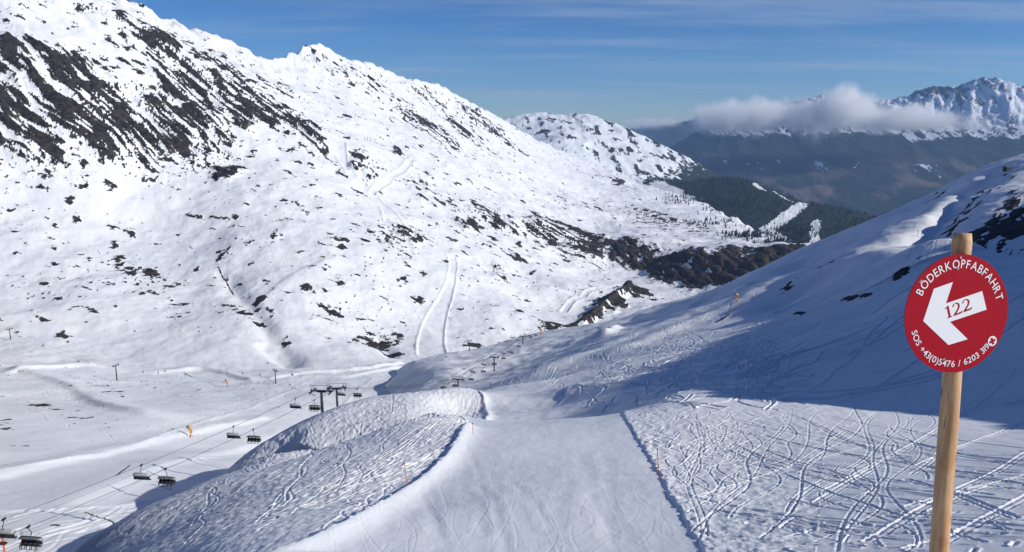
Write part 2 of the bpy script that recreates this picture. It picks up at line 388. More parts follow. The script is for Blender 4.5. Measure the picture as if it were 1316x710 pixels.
def shape_ground(th, r):
    """final height of the ground with its relief, and its surface masks"""
    x = r*np.sin(th); y = r*np.cos(th)
    z, k = base_height(th, r)
    far = k > 1
    V = k == 1; N = k == 0
    sc_ = np.clip(r/1500, .12, 1.6)
    rock = np.full_like(z, -1.); wood = np.full_like(z, -1.); brown = np.zeros_like(z); tone = np.zeros_like(z); groom = np.zeros_like(z)
    mv = V & (r > 100)
    if mv.any():
        X, Y = x[mv], y[mv]; Rr = r[mv]
        R0 = np.zeros_like(X); SC = np.zeros_like(X)
        wx = X + 34*fbm(X/75, Y/75, 4, 120)*np.clip(Rr/1300, .3, 1.3); wy = Y + 60*fbm(X/75, Y/75, 4, 125)*np.clip(Rr/1300, .3, 1.3)
        for (u, v, ru, rv, a, s, rm) in ROCKS: patch_into(R0, wx, wy, inv_axes(u, v, ru, rv, a, rm, 1), s)
        for (u, v, ru, rv, a, s, rm) in SCARP: patch_into(SC, wx, wy, inv_axes(u, v, ru, rv, a, rm, 1), s)
        SC = np.clip(SC, 0, 1)
        al = X*rd[0]+Y*rd[1]; ac = X*rd[1]-Y*rd[0]
        st0 = fbm(X/45, Y/45, 3, 92)
        al2 = al + 25*noise(X/220, Y/220, 90)
        st = fbm(al2/30+.25*st0, ac/105, 6, 31, .68)                # gullies run straight down the face
        nearw = sstep(1050, 700, Rr)
        st2 = fbm(X/26, Y/26, 4, 47, .62)*(1-nearw) + fbm(X/7.5, Y/21, 4, 48, .62)*nearw
        R0 = np.minimum(R0, .72)
        st = st + 1.0*fbm(al2/12+.3*st0, ac/95, 5, 36, .7)-.03
        steep = sstep(.30, .62, R0)*sstep(1250, 1500, Rr)
        n = st*steep + st2*(1-steep)
        gate = fbm(X/95, Y/95, 3, 61)
        rk = (np.maximum(R0, .15)-.50)*2.1 - .30*nearw*sstep(.4, .15, R0) + n*(2.2+1.7*steep) + gate*.5
        # loose stones and tufts that stick out of thin snow
        thin = sstep(-.15, .35, fbm(X/130, Y/190, 3, 101)) * sstep(420, 700, Rr)
        sp1 = fbm(X/6.2, Y/11.5, 3, 105, .62)*(1-nearw) + fbm(X/3., Y/8., 3, 106, .62)*nearw
        rk = np.maximum(rk, sp1*1.8 - 1.10 + .40*thin + .42*np.clip(R0*2.2, 0, 1))
        # the scarp: gullied brown cliff, streaks straight towards the foot
        s3 = 1.3*fbm((X+.3*Y)/14, (Y-.3*X)/60, 6, 77, .72) + .6*fbm(X/60, Y/40, 4, 78)
        rk = np.where(SC > .05, np.maximum(rk, (SC-.58)*1.7 + s3*2.1 + .34*sstep(400, 620, X)*(SC > .4)), rk)
        rock[mv] = rk; brown[mv] = sstep(.25, .8, SC)*sstep(-.1, .3, fbm(X/160, Y/160, 2, 5)+.002*(X-330))
        dz = (12*fbm(X/420, Y/420, 4, 3) + 9.0*fbm(X/140, Y/140, 4, 9) + 4*ridged(X/170, Y/260, 3, 10))*np.clip(Rr/1500, .1, 1.2)
        face = np.maximum(sstep(.2, .6, R0), .45*sstep(1700, 2100, Rr)*sstep(3400, 3000, Y))*sstep(1200, 1500, Rr)
        dz += face*(12*ridged(al2/75, ac/420, 5, 21) + 5*st)
        dz += SC*(6*ridged((X+.3*Y)/40, (Y-.3*X)/300, 5, 15) + 5*s3)
        dz += np.clip(rk, -.2, .8)*2.0*np.clip(Rr/1500, .2, 1)
        dz += 2.0*fbm(X/32, Y/32, 4, 13)*np.clip(Rr/1000, .16, 1) + .5*fbm(X/9, Y/14, 3, 14)*np.clip(Rr/900, .2, 1)
        # jagged skyline
        vc = V_CREST(np.clip(th[mv], -.78, .7)); jag = sstep(.82, 1.0, Rr/vc)
        dz += jag*(17*ridged(al2/75, ac/170, 5, 33)-6)
        z[mv] += dz
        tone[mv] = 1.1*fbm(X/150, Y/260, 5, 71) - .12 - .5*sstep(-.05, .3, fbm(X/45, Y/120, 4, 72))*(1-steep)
    m = k == 2
    if m.any():
        X, Y = x[m], y[m]
        n = fbm(X/60, Y/160, 5, 12, .62); 
        lo = (X-pt(880,215,5300)[0])/520.
        h = z[m]
        rock[m] = -.30 + n*2.1 + .6*fbm(X/240, Y/500, 3, 4)
        cl = .55*np.sin((h+12*noise(X/150, Y/150, 3))/9.)*sstep(560, 760, X)*sstep(-30, 10, h)
        rock[m] += cl*.6
        hh = h - .22*(X-pt(800,200,5000)[0]) + 50*fbm(X/200, Y/200, 4, 8)
        wood[m] = sstep(-280, -540, hh)*1.6-.75 + fbm(X/38, Y/60, 5, 81, .65)*1.8
        wood[m] = np.where(hh > -180, -1, wood[m])
        z[m] += 17*ridged(X/260, Y/460, 5, 5) + 8*fbm(X/80, Y/80, 4, 19) - 6
    m = k == 3
    if m.any():
        X, Y = x[m], y[m]
        bare = np.zeros_like(X)
        for (u, v, ru, rv, a, s) in SPUR_BARE: patch_into(bare, X, Y, inv_axes(u, v, ru, rv, a, 2500, 3), s)
        rock[m] = -.6+fbm(X/30, Y/60, 4, 8)*1.2
        wood[m] = .55 + 1.1*fbm(X/26, Y/40, 5, 28, .65) + .5*fbm(X/140, Y/180, 3, 2) - bare*2.2
        east = sstep(pt(990,300,2900)[0], pt(1060,300,2900)[0], X)
        wood[m] += east*.9
        z[m] += 8*fbm(X/120, Y/120, 4, 5)+ 3.0*np.clip(wood[m], 0, 1)*noise(X/9, Y/9, 6)
        for line, w in (([(1032,262),(1015,275),(1000,286),(984,296)], 26), ([(984,296),(1000,304),(1012,312)], 20), ([(1050,283),(1046,300),(1048,312)], 16)):
            L = world_line(line, 2500, 3)
            if len(L) > 1:
                D, S, T = line_dist(X, Y, L)
                wood[m] = np.where(D < w*(1+.3*noise(X/30, Y/30, 4)), -1, wood[m])
    m = k == 4
    if m.any():
        X, Y = x[m], y[m]; h = z[m]
        rel = R4 = np.hypot(X, Y)
        gul = ridged(X/260+.4*noise(X/700, Y/700, 2), Y/2400, 4, 17)
        hs = h + 120*fbm(X/900, Y/900, 4, 14) + 110*gul
        wood[m] = np.where(hs > -300, 1-(hs+300)/90., 1.0)
        rk = -.34 + 1.5*fbm(X/90, Y/220, 6, 41, .76) + 1.1*fbm(X/45, Y/380, 5, 43, .75)
        rk = rk + .9*sstep(180, 520, h+160*noise(X/600, Y/600, 9))*sstep(-.1, .5, fbm(X/420, Y/500, 3, 66)+.25)
        rock[m] = rk + .25*sstep(120, -260, h)
        brown[m] = sstep(.02, .28, fbm(X/520, Y/700, 5, 52))*sstep(-500, -640, h)
        wood[m] = np.where((h < -600) & (h > -700) & (fbm(X/120, Y/420, 4, 88) > .30), -1, wood[m])
        z[m] += sstep(-350, 150, h)*(110*ridged(X/560, Y/900, 6, 35)+35*ridged(X/120, Y/260, 4, 39)-78) + 45*ridged(X/700, Y/1700, 5, 7)
    m = k == 5
    if m.any():
        X, Y = x[m], y[m]
        wood[m] = -1; rock[m] = -.3 + fbm(X/300, Y/500, 4, 3)*1.4
        wood[m] = -z[m]/120. - .2 + fbm(X/500, Y/900, 3, 6)
        z[m] += 120*ridged(X/1300, Y/1300, 4, 3)
    # ---------------- near slopes
    m = N & (r > 30)
    if m.any():
        X, Y, Rr = x[m], y[m], r[m]
        a1 = np.clip(Rr/300, .1, 1.4)
        dz = 1.6*fbm(X/60, Y/60, 4, 2)*a1 + .35*fbm(X/14, Y/14, 4, 6)*np.clip(Rr/120, .3, 1.5)*.6
        soft = sstep(60, 140, Rr)
        dz += .16*fbm(X/3.2, Y/3.2, 3, 26)*soft + .035*fbm(X/1.3, Y/2.2, 3, 27)*sstep(260, 120, Rr)
        dz += sstep(320, 520, Rr)*(3.2*ridged((X+.6*Y)/85, (Y-.6*X)/170, 4, 37) + 1.5*fbm(X/30, Y/30, 3, 38))
        z[m] += dz
        for pts_, h_, wn, wf, rm in N_FEATS:
            L = world_line(pts_, rm, 0, 6)
            if len(L) < 3: continue
            L = smooth_line(L, 2); W_ = max(wn, wf)*3.2; ok = near_line(X, Y, L, W_)
            idx_ = np.where(m)
            D, S, TT = line_dist(X[ok], Y[ok], L)
            if not len(D): continue
            end = sstep(0, W_*.35, TT)*sstep(0, W_*.35, TT.max()-TT) if h_ != 0 else 1
            g_ = h_*np.exp(-(D/np.where(S > 0, wf, wn))**2)*end
            zz = z[m]; zz[ok] += g_; z[m] = zz
        R0 = np.zeros_like(X)
        wx = X+7*fbm(X/14, Y/14, 4, 130)*np.clip(Rr/400, .3, 1.4); wy = Y+12*fbm(X/14, Y/14, 4, 135)*np.clip(Rr/400, .3, 1.4)
        for (u, v, ru, rv, a, s) in NEAR_ROCKS: patch_into(R0, wx, wy, inv_axes(u, v, ru, rv, a, 150, 0), s)
        gate = fbm(X/9, Y/9, 4, 61, .65); st = fbm((X+.9*Y)/42, (X-.9*Y)/5.5, 4, 64, .62)
        rk = (np.maximum(R0, 0)-.55)*2 + (st*2.0+gate*1.3)*np.where(R0 > .1, 1, 0)
        rock[m] = rk
        z[m] += np.clip(rk, 0, .6)*.8
    return x, y, z, k, rock, wood, brown, tone, groom

NEAR_ROCKS = [(1262,300,60,14,-28,1.0),(1300,292,40,22,-20,1.15),(1225,283,40,6,-38,.85),(1300,262,30,10,-35,.62),(1205,256,16,3,-40,.8),(1245,262,30,5,-38,.7),
 (1015,370,16,3.5,-32,1.1),(1095,383,11,4,-20,1.15),(1110,380,9,3,-20,1.0),(1155,355,14,3.5,-25,1.0),(1165,350,9,3,-25,1.0),(1027,405,6,3.5,-20,1.1),(925,412,9,2,-30,.7),
 (1290,235,26,5,-35,.45),(1060,345,10,2,-20,.6),(1105,438,5,2,0,.6)]

N_FEATS = [   # line, height, half width on the near side, half width on the far side, nearest range
 ([(1120,311),(1160,312),(1200,316),(1250,321),(1330,335)], 2.5, 34, 9, 240),
 ([(1140,308),(1180,310),(1220,314),(1260,318),(1330,330)], -6., 14, 24, 330),
 ([(1190,303),(1205,288),(1220,272),(1232,260),(1245,248),(1250,238)], -7., 13, 9, 380),
 ([(1222,262),(1240,256),(1253,247),(1246,236)], 3.2, 7, 7, 380),
 ([(640,492),(700,478),(780,450),(860,420),(930,392)], 2.6, 10, 26, 240),
 ([(600,486),(680,462),(740,444),(800,425)], 3.0, 12, 30, 300),
 ([(760,468),(850,432),(940,395),(1010,360)], 2.4, 9, 24, 240),
 ([(560,490),(600,480),(650,466),(690,452)], 3.0, 12, 26, 350),
 ([(775,438),(788,427),(796,422)], 4.5, 5, 12, 350),
 ([(800,412),(840,404),(880,398),(930,380)], -4.0, 14, 14, 500),
 ([(690,515),(730,503),(765,498),(800,505)], 1.6, 8, 12, 150),
 ([(940,382),(1000,352),(1050,326)], 3.0, 16, 10, 550),
 ([(265,636),(330,628),(380,612),(430,593),(490,575),(540,556),(590,546)], 2.2, 16, 5, 60),
 ([(330,600),(390,588),(440,572),(500,558),(555,545),(590,538)], -2.2, 7, 10, 110),
 ([(300,600),(350,566),(400,547),(440,528),(480,514),(540,510),(600,505)], .9, 9, 8, 120),
 ([(330,590),(370,566),(400,556)], -2.5, 8, 8, 120),
 ([(560,540),(585,525),(604,512)], -3.0, 8, 7, 120),
 ([(1000,470),(1080,440),(1180,415),(1300,400)], 1.0, 14, 14, 140),
 ([(980,405),(1040,372),(1090,340)], -2.0, 12, 12, 300),
]
# ------------------------------------------------------------------ groomed run, berms and ski tracks, pressed into the sheet
LEFT_EDGE  = smooth_line(world_line([(330,735),(392,711),(440,687),(495,655),(540,626),(575,596),(600,562)], 30, 0), 4)
LEFT_FAR   = smooth_line(world_line([(607,553),(622,545),(628,530),(620,512),(612,504),(622,498),(650,495)], 125, 0), 4)
RIGHT_EDGE = smooth_line(world_line([(930,745),(905,710),(885,672),(862,635),(838,592),(815,556),(799,531)], 30, 0), 3)
RIGHT_FAR  = smooth_line(world_line([(775,534),(750,520),(720,505),(700,494)], 128, 0), 3)
# join the two sections of the left edge into one outline
PISTE = np.concatenate([LEFT_EDGE[:, :2], LEFT_FAR[:, :2], RIGHT_FAR[::-1, :2], RIGHT_EDGE[::-1, :2]])
def inside(x, y, P):
    c = np.zeros(x.shape, bool)
    for i in range(len(P)):
        (x1, y1), (x2, y2) = P[i-1], P[i]
        if y1 == y2: continue
        c ^= ((y1 > y) != (y2 > y)) & (x < (x2-x1)*(y-y1)/(y2-y1)+x1)
    return c

def wiggle_line(a, b, amp, wl, seed, rmin=30, n=70, only=0):
    """a ski track between two points on the ground, swinging by amp metres every wl metres"""
    A = hit(*a, rmin, only); B = hit(*b, rmin, only)
    if A is None or B is None: return None
    A = np.array(A[:2]); B = np.array(B[:2]); L = np.hypot(*(B-A)); n = max(12, int(L/.25))
    t = np.linspace(0, 1, n); d = (B-A)/max(L, 1e-6); nn = np.array([-d[1], d[0]])
    ph = seed*2.399
    s = t*L
    off = amp*np.sin(s/wl*2*math.pi+ph)*(.7+.3*np.sin(s/wl*.9+seed)) + amp*.6*noise(s/(wl*2.4)+seed*3.1, np.full(n, seed*.37), 5)
    return A[None]+d[None]*s[:, None]+nn[None]*off[:, None]

class Grid:
    def __init__(self, T, R, n_front): self.T, self.R, self.nf = T, R, n_front; self.lr = np.log(R); self.dt = T[1]-T[0]
def stamp(G, Z, W, width, depth, berm, pair=0.):
    """presses a track (world xy samples) into heights Z of the polar sheet"""
    if W is None or len(W) < 3: return
    tg = np.gradient(W, axis=0); tg /= np.maximum(np.hypot(tg[:,0], tg[:,1]), 1e-9)[:, None]
    th = np.arctan2(W[:,0], W[:,1]); r = np.hypot(W[:,0], W[:,1])
    ok = (r > G.R[0]) & (r < G.R[-1]) & (th > -.64) & (th < .64)
    W, tg, th, r = W[ok], tg[ok], th[ok], r[ok]
    if len(W) < 3: return
    i0 = np.round((th-G.T[0])/G.dt).astype(int); j0 = np.searchsorted(G.R, r)
    reach = width*2.4+pair
    rm = r.mean(); ni = max(2, int(reach/(rm*G.dt))+1); jj = int(j0.mean()); dr = G.R[min(jj+1, len(G.R)-1)]-G.R[min(jj+1, len(G.R)-1)-1]; nj = max(2, int(reach/dr)+1)
    ni = min(ni, 14); nj = min(nj, 14)
    di, dj = np.meshgrid(np.arange(-ni, ni+1), np.arange(-nj, nj+1), indexing='ij'); di = di.ravel(); dj = dj.ravel()
    I = i0[:, None]+di[None]; J = j0[:, None]+dj[None]
    g = (I >= 0) & (I < G.nf) & (J >= 0) & (J < len(G.R)); Ic = np.clip(I, 0, G.nf-1); Jc = np.clip(J, 0, len(G.R)-1)
    px = G.R[Jc]*np.sin(G.T[Ic]); py = G.R[Jc]*np.cos(G.T[Ic])
    dx = px-W[:, None, 0]; dy = py-W[:, None, 1]
    pa = np.abs(dx*tg[:, None, 0]+dy*tg[:, None, 1]); pp = np.abs(dx*-tg[:, None, 1]+dy*tg[:, None, 0])
    d2 = np.hypot(pp, np.maximum(pa-.14, 0)); s = np.where(dx*-tg[:, None, 1]+dy*tg[:, None, 0] >= 0, 1, -1)
    flat = (Ic*len(G.R)+Jc)[g]; val = d2[g]; sg = s[g]
    uq, invx = np.unique(flat, return_inverse=True); D = np.full(len(uq), 1e9); np.minimum.at(D, invx, val)
    side = np.zeros(len(uq)); hitmin = val <= D[invx]+1e-12; side[invx[hitmin]] = sg[hitmin]
    if pair: q = np.abs(D-pair/2)
    else: q = D
    p = -depth*np.exp(-(q/(width*.5))**2*1.2) + berm*np.exp(-((D-width*.95-pair/2)/(width*.45))**2)*np.where(side > 0, 1.25, .55)
    Zf = Z.reshape(-1); Zf[uq] += p

def add_tracks(T, R, Z, K, n_front, groom):
    Z0 = Z.copy()
    G = Grid(T, R, n_front); rs = random.Random(5)
    X = lambda a, b: rs.uniform(a, b)
    def put(a, b, amp, wl, w, d, be, pair=0, rmin=30):
        L = wiggle_line(a, b, amp, wl, rs.randint(0, 999), rmin)
        if L is not None and len(L) < 4000: stamp(G, Z, L, w, d, be, pair)
    def put2(a, b, amp, wl, w, d, be, rmin=100):
        L = wiggle_line(a, b, amp, wl, rs.randint(0, 999), rmin, only=1)
        if L is not None and len(L) < 4000: stamp(G, Z, L, w, d, be, 0)
    # ---- field right of the run: traverses, curves, criss-cross
    for i in range(34):      # long traverses from the right edge of the picture towards the run
        v = X(524, 712); put((X(1060,1400), v+X(-6,30)), (X(840,1040), v+X(-34,6)), X(.3,2.0), X(24,70), X(.16,.30), X(.05,.11), X(.02,.035), rs.choice((0,0,.4)))
    for i in range(22):
        u = X(930,1180); v = X(520,640); l = X(120,380); put((u, v), (u+l, v+l*X(.08,.34)), X(.2,1.2), X(30,80), X(.14,.24), X(.06,.11), X(.02,.04), rs.choice((0,.4)))
    for i in range(24):
        v = X(540, 712); u = X(1000,1316); put((u, v), (u+X(60,200), v+X(-6,26)), X(.1,.8), X(18,40), X(.15,.28), X(.05,.10), X(.02,.04))
    for i in range(17):      # turns coming down from the shaded slope
        u = X(900,1250); put((u, X(515,560)), (u+X(-160,40), X(600,715)), X(.6,2.4), X(18,40), X(.11,.19), X(.04,.08), X(.015,.03), rs.choice((0,0,.42)))
    for i in range(17):      # tight turns next to the run
        u = X(870,1000); put((u+X(0,60), X(520,560)), (u+X(-70,0), X(600,670)), X(.8,1.8), X(15,28), X(.10,.17), X(.03,.07), X(.015,.03))
    for i in range(10):      # straight paired diagonals, lower left to upper right
        u = X(850,1250); v = X(590,712); l = X(70,330); put((u, v), (u+l, v-l*X(.25,.72)), X(.1,.6), X(40,90), X(.12,.18), X(.04,.07), X(.03,.05), .45)
    for i in range(150):      # chopped snow next to the edge
        u = X(815,960); v = X(520,590)+(u-815)*.2; put((u, v), (u+X(10,60), v+X(-18,12)), X(.1,.5), X(8,18), X(.12,.2), X(.03,.07), X(.02,.04))
    for i in range(26):
        u = X(1000,1316); v = X(650,712); put((u, v), (u+X(-70,70), v+X(-14,14)), X(.1,.5), X(4,9), X(.10,.25), X(.04,.10), X(.03,.06))
    # ---- slope left of the run: tracks run along it
    for i in range(300):
        u = X(100,570); v = 712-(u-100)*.19+X(-75,10); l = X(50,250); put((u, v), (u+l, v-l*X(.30,.46)), X(.05,.5), X(14,36), X(.12,.24), X(.03,.08), X(.02,.045))
    for i in range(22):
        u = X(200,540); v = X(600,712); put((u, v), (u+X(20,80), v-X(30,70)), X(.3,1.0), X(8,14), X(.15,.25), X(.04,.08), X(.02,.04))
    # ---- mound behind it
    for i in range(520):
        u = X(300,618); v = X(506,600); q = X(.3,1.); put((u, v), (u+X(-60,60)*q, v+X(-12,46)*q), X(.1,1.0), X(12,40), X(.16,.36), X(.03,.10), X(.02,.05), rmin=100)
    # ---- shaded slope
    for i in range(190):
        u = X(765,1010); v = X(440,520); put((u, v), (u+X(-60,100), v+X(-30,16)), X(.3,2.4), X(14,40), X(.25,.5), X(.14,.34), X(.06,.12), rmin=100)
    for i in range(16):
        u = X(980,1316); v = X(400,530); put((u, v), (u+X(60,240), v+X(-120,-30)), X(.1,1.2), X(30,70), X(.35,.6), X(.14,.3), X(.04,.1), rmin=100)
    for i in range(330):
        u = X(600,960); v = X(400,505); l = X(20,110); put((u, v), (u+l, v-l*X(.25,.6)), X(.2,1.4), X(14,40), X(.4,.8), X(.05,.15), X(.03,.08), rmin=150)
    for i in range(60):
        u = X(940,1200); v = X(330,430); l = X(20,110); put((u, v), (u+l, v-l*X(.4,.8)), X(.2,1.4), X(14,40), X(.4,.8), X(.05,.12), X(.03,.06), rmin=150)
    # ---- the valley run and its banks
    for i in range(150):
        u = X(-20,420); v = 655-u*.32+X(-45,75); l = X(40,180); put2((u, v), (u+l, v-l*X(.2,.42)), X(.3,3), X(25,70), X(.5,.9), X(.06,.16), X(.03,.07))
    for i in range(70):
        u = X(0,330); v = X(470,560); l = X(40,140); put2((u, v), (u+l, v+X(-10,30)), X(.5,4), X(30,80), X(.8,1.3), X(.12,.25), X(.05,.12), rmin=350)
    # ---- the run keeps almost none of them
    keep = groom > .5
    Z[keep] = Z0[keep] + .10*(Z[keep]-Z0[keep])
    for i in range(42):      # faint turns and slides on the run
        u = X(450,850); v = X(550,680); put((u, v), (u+X(-70,50), v+X(20,140)), X(.5,2.2), X(16,40), X(.10,.18), X(.004,.012), X(.001,.005))
    for i in range(14):
        u = X(500,800); v = X(560,640); put((u, v), (u+X(-30,60), v+X(60,140)), X(.1,.8), X(30,60), X(.6,1.6), X(.012,.03), X(.0,.01))

def groom_run(x, y, r, th, k, z, groom, tone):
    m = (k == 0) & (r > 33) & (r < 330) & (th > -.5) & (th < .4)
    X, Y = x[m], y[m]
    inn = inside(X, Y, PISTE)
    dl, sl, tl_ = line_dist(X, Y, LEFT_EDGE); df, sf, tf = line_dist(X, Y, LEFT_FAR); dr, sr, tr = line_dist(X, Y, RIGHT_EDGE)
    dl = np.minimum(dl, df)
    ragged = .30*noise(X/2.3, Y/2.3, 2)+.20*noise(X/.9, Y/.9, 3)+.10*noise(X/.35, Y/.35, 4)
    d = np.where(inn, dl, -dl)                       # metres inside the left edge
    berm = np.where(d > 0, .80*np.exp(-(d/1.15)**1.6), .36*sstep(-.55, -.02, d+ragged)+.44*np.exp(-np.abs(d)/7))
    berm = np.where((Y < 200) & (np.abs(d) < 40), berm, 0)
    d2 = np.where(inn, dr, -dr)
    low = -.13*sstep(-.10, .12, d2+ragged*.8)       # the run lies lower than the snow right of it
    low = np.where(inn | (dr < 1.5), low, 0)*np.where(Y > 150, 0, 1)
    low = low*sstep(9, 4, d2) if False else low*sstep(9, 3, d2)
    crumbs = .03*np.exp(-((d2+.35)/.5)**2)*(1+2.4*noise(X/.5, Y/.5, 8))
    crumbs = np.where(dr < 3, crumbs, 0)
    smooth = inn & (dl > .6) & (dr > .3)
    z[m] += berm + low + crumbs + np.where(inn, 0, .05*noise(X/.8, Y/.8, 13)*sstep(200, 60, r[m]))
    ch = np.where(~inn & (dr < 16), np.exp(-(dr/9.)**2), 0)*sstep(150, 120, Y)*.055 + np.where(~inn & (X < 5), .04, 0) + np.where(~inn & (r[m] > 130) & (X < 5), .09, 0)
    z[m] += ch*(fbm(X/.42, Y/.7, 3, 141, .6)*sstep(160, 110, r[m]) + fbm(X/1.1, Y/2.2, 3, 143, .65)*1.6)
    g = np.where(inn, 1.0, 0.0); groom[m] = g
    # lighter scraped swings of a groomer and skiers
    sw = np.sin(np.hypot(X-18-3*np.sin(Y/13), (Y % 13)-6.5)*2.2+noise(X/3, Y/6, 3)*2)
    stripes = noise(X/.35+.02*Y, Y/22, 91)*.9+noise(X/1.1, Y/30, 92)*.9
    scr = fbm(X/3.4+.3*noise(X/4, Y/4, 2), Y/5.5, 4, 95)
    tone[m] = np.where(inn, .9*stripes - .9*sstep(.12, .4, scr) + .7*sstep(.15, .4, -scr) + .9*np.clip(sw, 0, 1)*sstep(.0, .4, noise(X/9, Y/14, 41)+.25)*np.exp(-((X-15)/7)**2) + .35*fbm(X/2.2, Y/12, 4, 43), tone[m])
    return m, inn
# ------------------------------------------------------------------ node helpers
def new_mat(name):
    m = bpy.data.materials.new(name); m.use_nodes = True; m.node_tree.nodes.clear(); return m, m.node_tree.nodes, m.node_tree.links
class NT:
    def __init__(self, m): self.n = m.node_tree.nodes; self.l = m.node_tree.links
    def node(self, t, **kw):
        o = self.n.new(t)
        for k, v in kw.items(): setattr(o, k, v)
        return o
    def put(self, sock, v):
        if isinstance(v, bpy.types.NodeSocket): self.l.new(v, sock)
        elif v is not None: sock.default_value = v
    def math(self, op, a, b=None, c=None):
        o = self.node('ShaderNodeMath', operation=op)
        for i, v in enumerate((a, b, c)):
            if v is not None: self.put(o.inputs[i], v)
        return o.outputs[0]
    def mix(self, f, a, b):
        o = self.node('ShaderNodeMix', data_type='RGBA'); self.put(o.inputs[0], f)
        self.put(o.inputs[6], (*a, 1) if isinstance(a, tuple) else a); self.put(o.inputs[7], (*b, 1) if isinstance(b, tuple) else b); return o.outputs[2]
    def attr(self, name): return self.node('ShaderNodeAttribute', attribute_name=name)
    def noise(self, vec, scale, detail=4, rough=.55, out=0):
        o = self.node('ShaderNodeTexNoise'); self.put(o.inputs['Vector'], vec); o.inputs['Scale'].default_value = scale
        o.inputs['Detail'].default_value = detail; o.inputs['Roughness'].default_value = rough; return o.outputs[out]
    def ramp(self, f, a, b):
        o = self.node('ShaderNodeMapRange', interpolation_type='SMOOTHSTEP'); self.put(o.inputs[0], f); o.inputs[1].default_value = a; o.inputs[2].default_value = b; return o.outputs[0]
def simple(name, col, rough=.6, metal=0., var=0., scale=8., bump=0.):
    m, _, _ = new_mat(name); t = NT(m)
    b = t.node('ShaderNodeBsdfPrincipled'); o = t.node('ShaderNodeOutputMaterial'); t.l.new(b.outputs[0], o.inputs[0])
    b.inputs['Roughness'].default_value = rough; b.inputs['Metallic'].default_value = metal
    g = t.node('ShaderNodeTexCoord').outputs['Object']
    f = t.noise(g, scale, 4)
    lo = tuple(c*(1-var) for c in col); hi = tuple(min(1, c*(1+var)) for c in col)
    t.put(b.inputs['Base Color'], t.mix(f, lo, hi))
    if bump:
        bp = t.node('ShaderNodeBump'); bp.inputs['Strength'].default_value = bump; t.put(bp.inputs['Height'], f); t.l.new(bp.outputs[0], b.inputs['Normal'])
    return m

def snow_material(name, fine, far_noise, snow=(.865,.875,.89), cord=False, bump=.5):
    """snow, rock, wood and bare ground by the masks of the sheet; noise sizes in metres"""
    m, _, _ = new_mat(name); t = NT(m)
    b = t.node('ShaderNodeBsdfPrincipled'); o = t.node('ShaderNodeOutputMaterial'); t.l.new(b.outputs[0], o.inputs[0])
    P = t.node('ShaderNodeNewGeometry').outputs['Position']
    a1 = t.attr('mask'); sep = t.node('ShaderNodeSeparateColor'); t.l.new(a1.outputs['Color'], sep.inputs[0])
    rock, wood, brown = sep.outputs; tone = t.attr('tone').outputs['Fac']; groom = t.attr('groom').outputs['Fac']
    n1 = t.math('SUBTRACT', t.noise(P, 1/far_noise, 5, .65), .5)
    rk = t.math('MULTIPLY_ADD', n1, 1.3, rock)
    R = t.ramp(rk, -.045, .06)
    n2 = t.noise(P, 1/(far_noise*2.2), 6, .8)
    W = t.ramp(t.math('MULTIPLY_ADD', n1, .9, wood), -.05, .14)
    sn = t.mix(t.ramp(t.noise(P, 1/(fine*90), 4, .6), .3, .7), tuple(c*.965 for c in snow), snow)
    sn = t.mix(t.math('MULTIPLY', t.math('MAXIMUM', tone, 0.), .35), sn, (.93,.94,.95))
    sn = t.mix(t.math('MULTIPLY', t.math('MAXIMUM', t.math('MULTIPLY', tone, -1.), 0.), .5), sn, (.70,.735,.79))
    sn = t.mix(t.math('MULTIPLY', groom, .55), sn, (.78,.805,.835))
    rc = t.mix(t.ramp(n2, .38, .66), (.008,.0078,.008), (.066,.052,.041))
    rc2 = t.mix(t.ramp(n2, .3, .7), (.022,.017,.014), (.085,.062,.046))
    rc = t.mix(brown, rc, rc2)
    wc = t.mix(t.ramp(n2, .35, .65), (.010,.019,.017), (.030,.045,.034))
    wb = t.mix(t.ramp(n2, .35, .65), (.06,.050,.042), (.20,.145,.12))
    wc = t.mix(brown, wc, wb)
    col = t.mix(R, sn, rc); col = t.mix(W, col, wc)
    t.put(b.inputs['Base Color'], col)
    dark = t.math('MAXIMUM', R, W)
    t.put(b.inputs['Roughness'], t.mix(dark, (.55,.55,.55), (.9,.9,.9)))
    b.inputs['Specular IOR Level'].default_value = .25
    # grain
    h = t.noise(P, 1/fine, 4, .6)
    h2 = t.noise(P, 1/(fine*7), 3, .6)
    bp = t.node('ShaderNodeBump'); bp.inputs['Strength'].default_value = bump; bp.inputs['Distance'].default_value = fine*.12
    t.put(bp.inputs['Height'], t.math('MULTIPLY_ADD', h2, 2.0, h))
    if cord:
        mp = t.node('ShaderNodeMapping'); mp.inputs['Scale'].default_value = (1, .05, .05); mp.inputs['Rotation'].default_value = (0,0,.12); t.put(mp.inputs[0], P)
        wv = t.noise(mp.outputs[0], 5., 2, .6)
        bp.inputs['Strength'].default_value = .25
        b2 = t.node('ShaderNodeBump'); b2.inputs['Strength'].default_value = .4; b2.inputs['Distance'].default_value = .03; t.put(b2.inputs['Height'], wv)
        t.l.new(bp.outputs[0], b2.inputs['Normal']); bp = b2
    t.l.new(bp.outputs[0], b.inputs['Normal'])
    return m

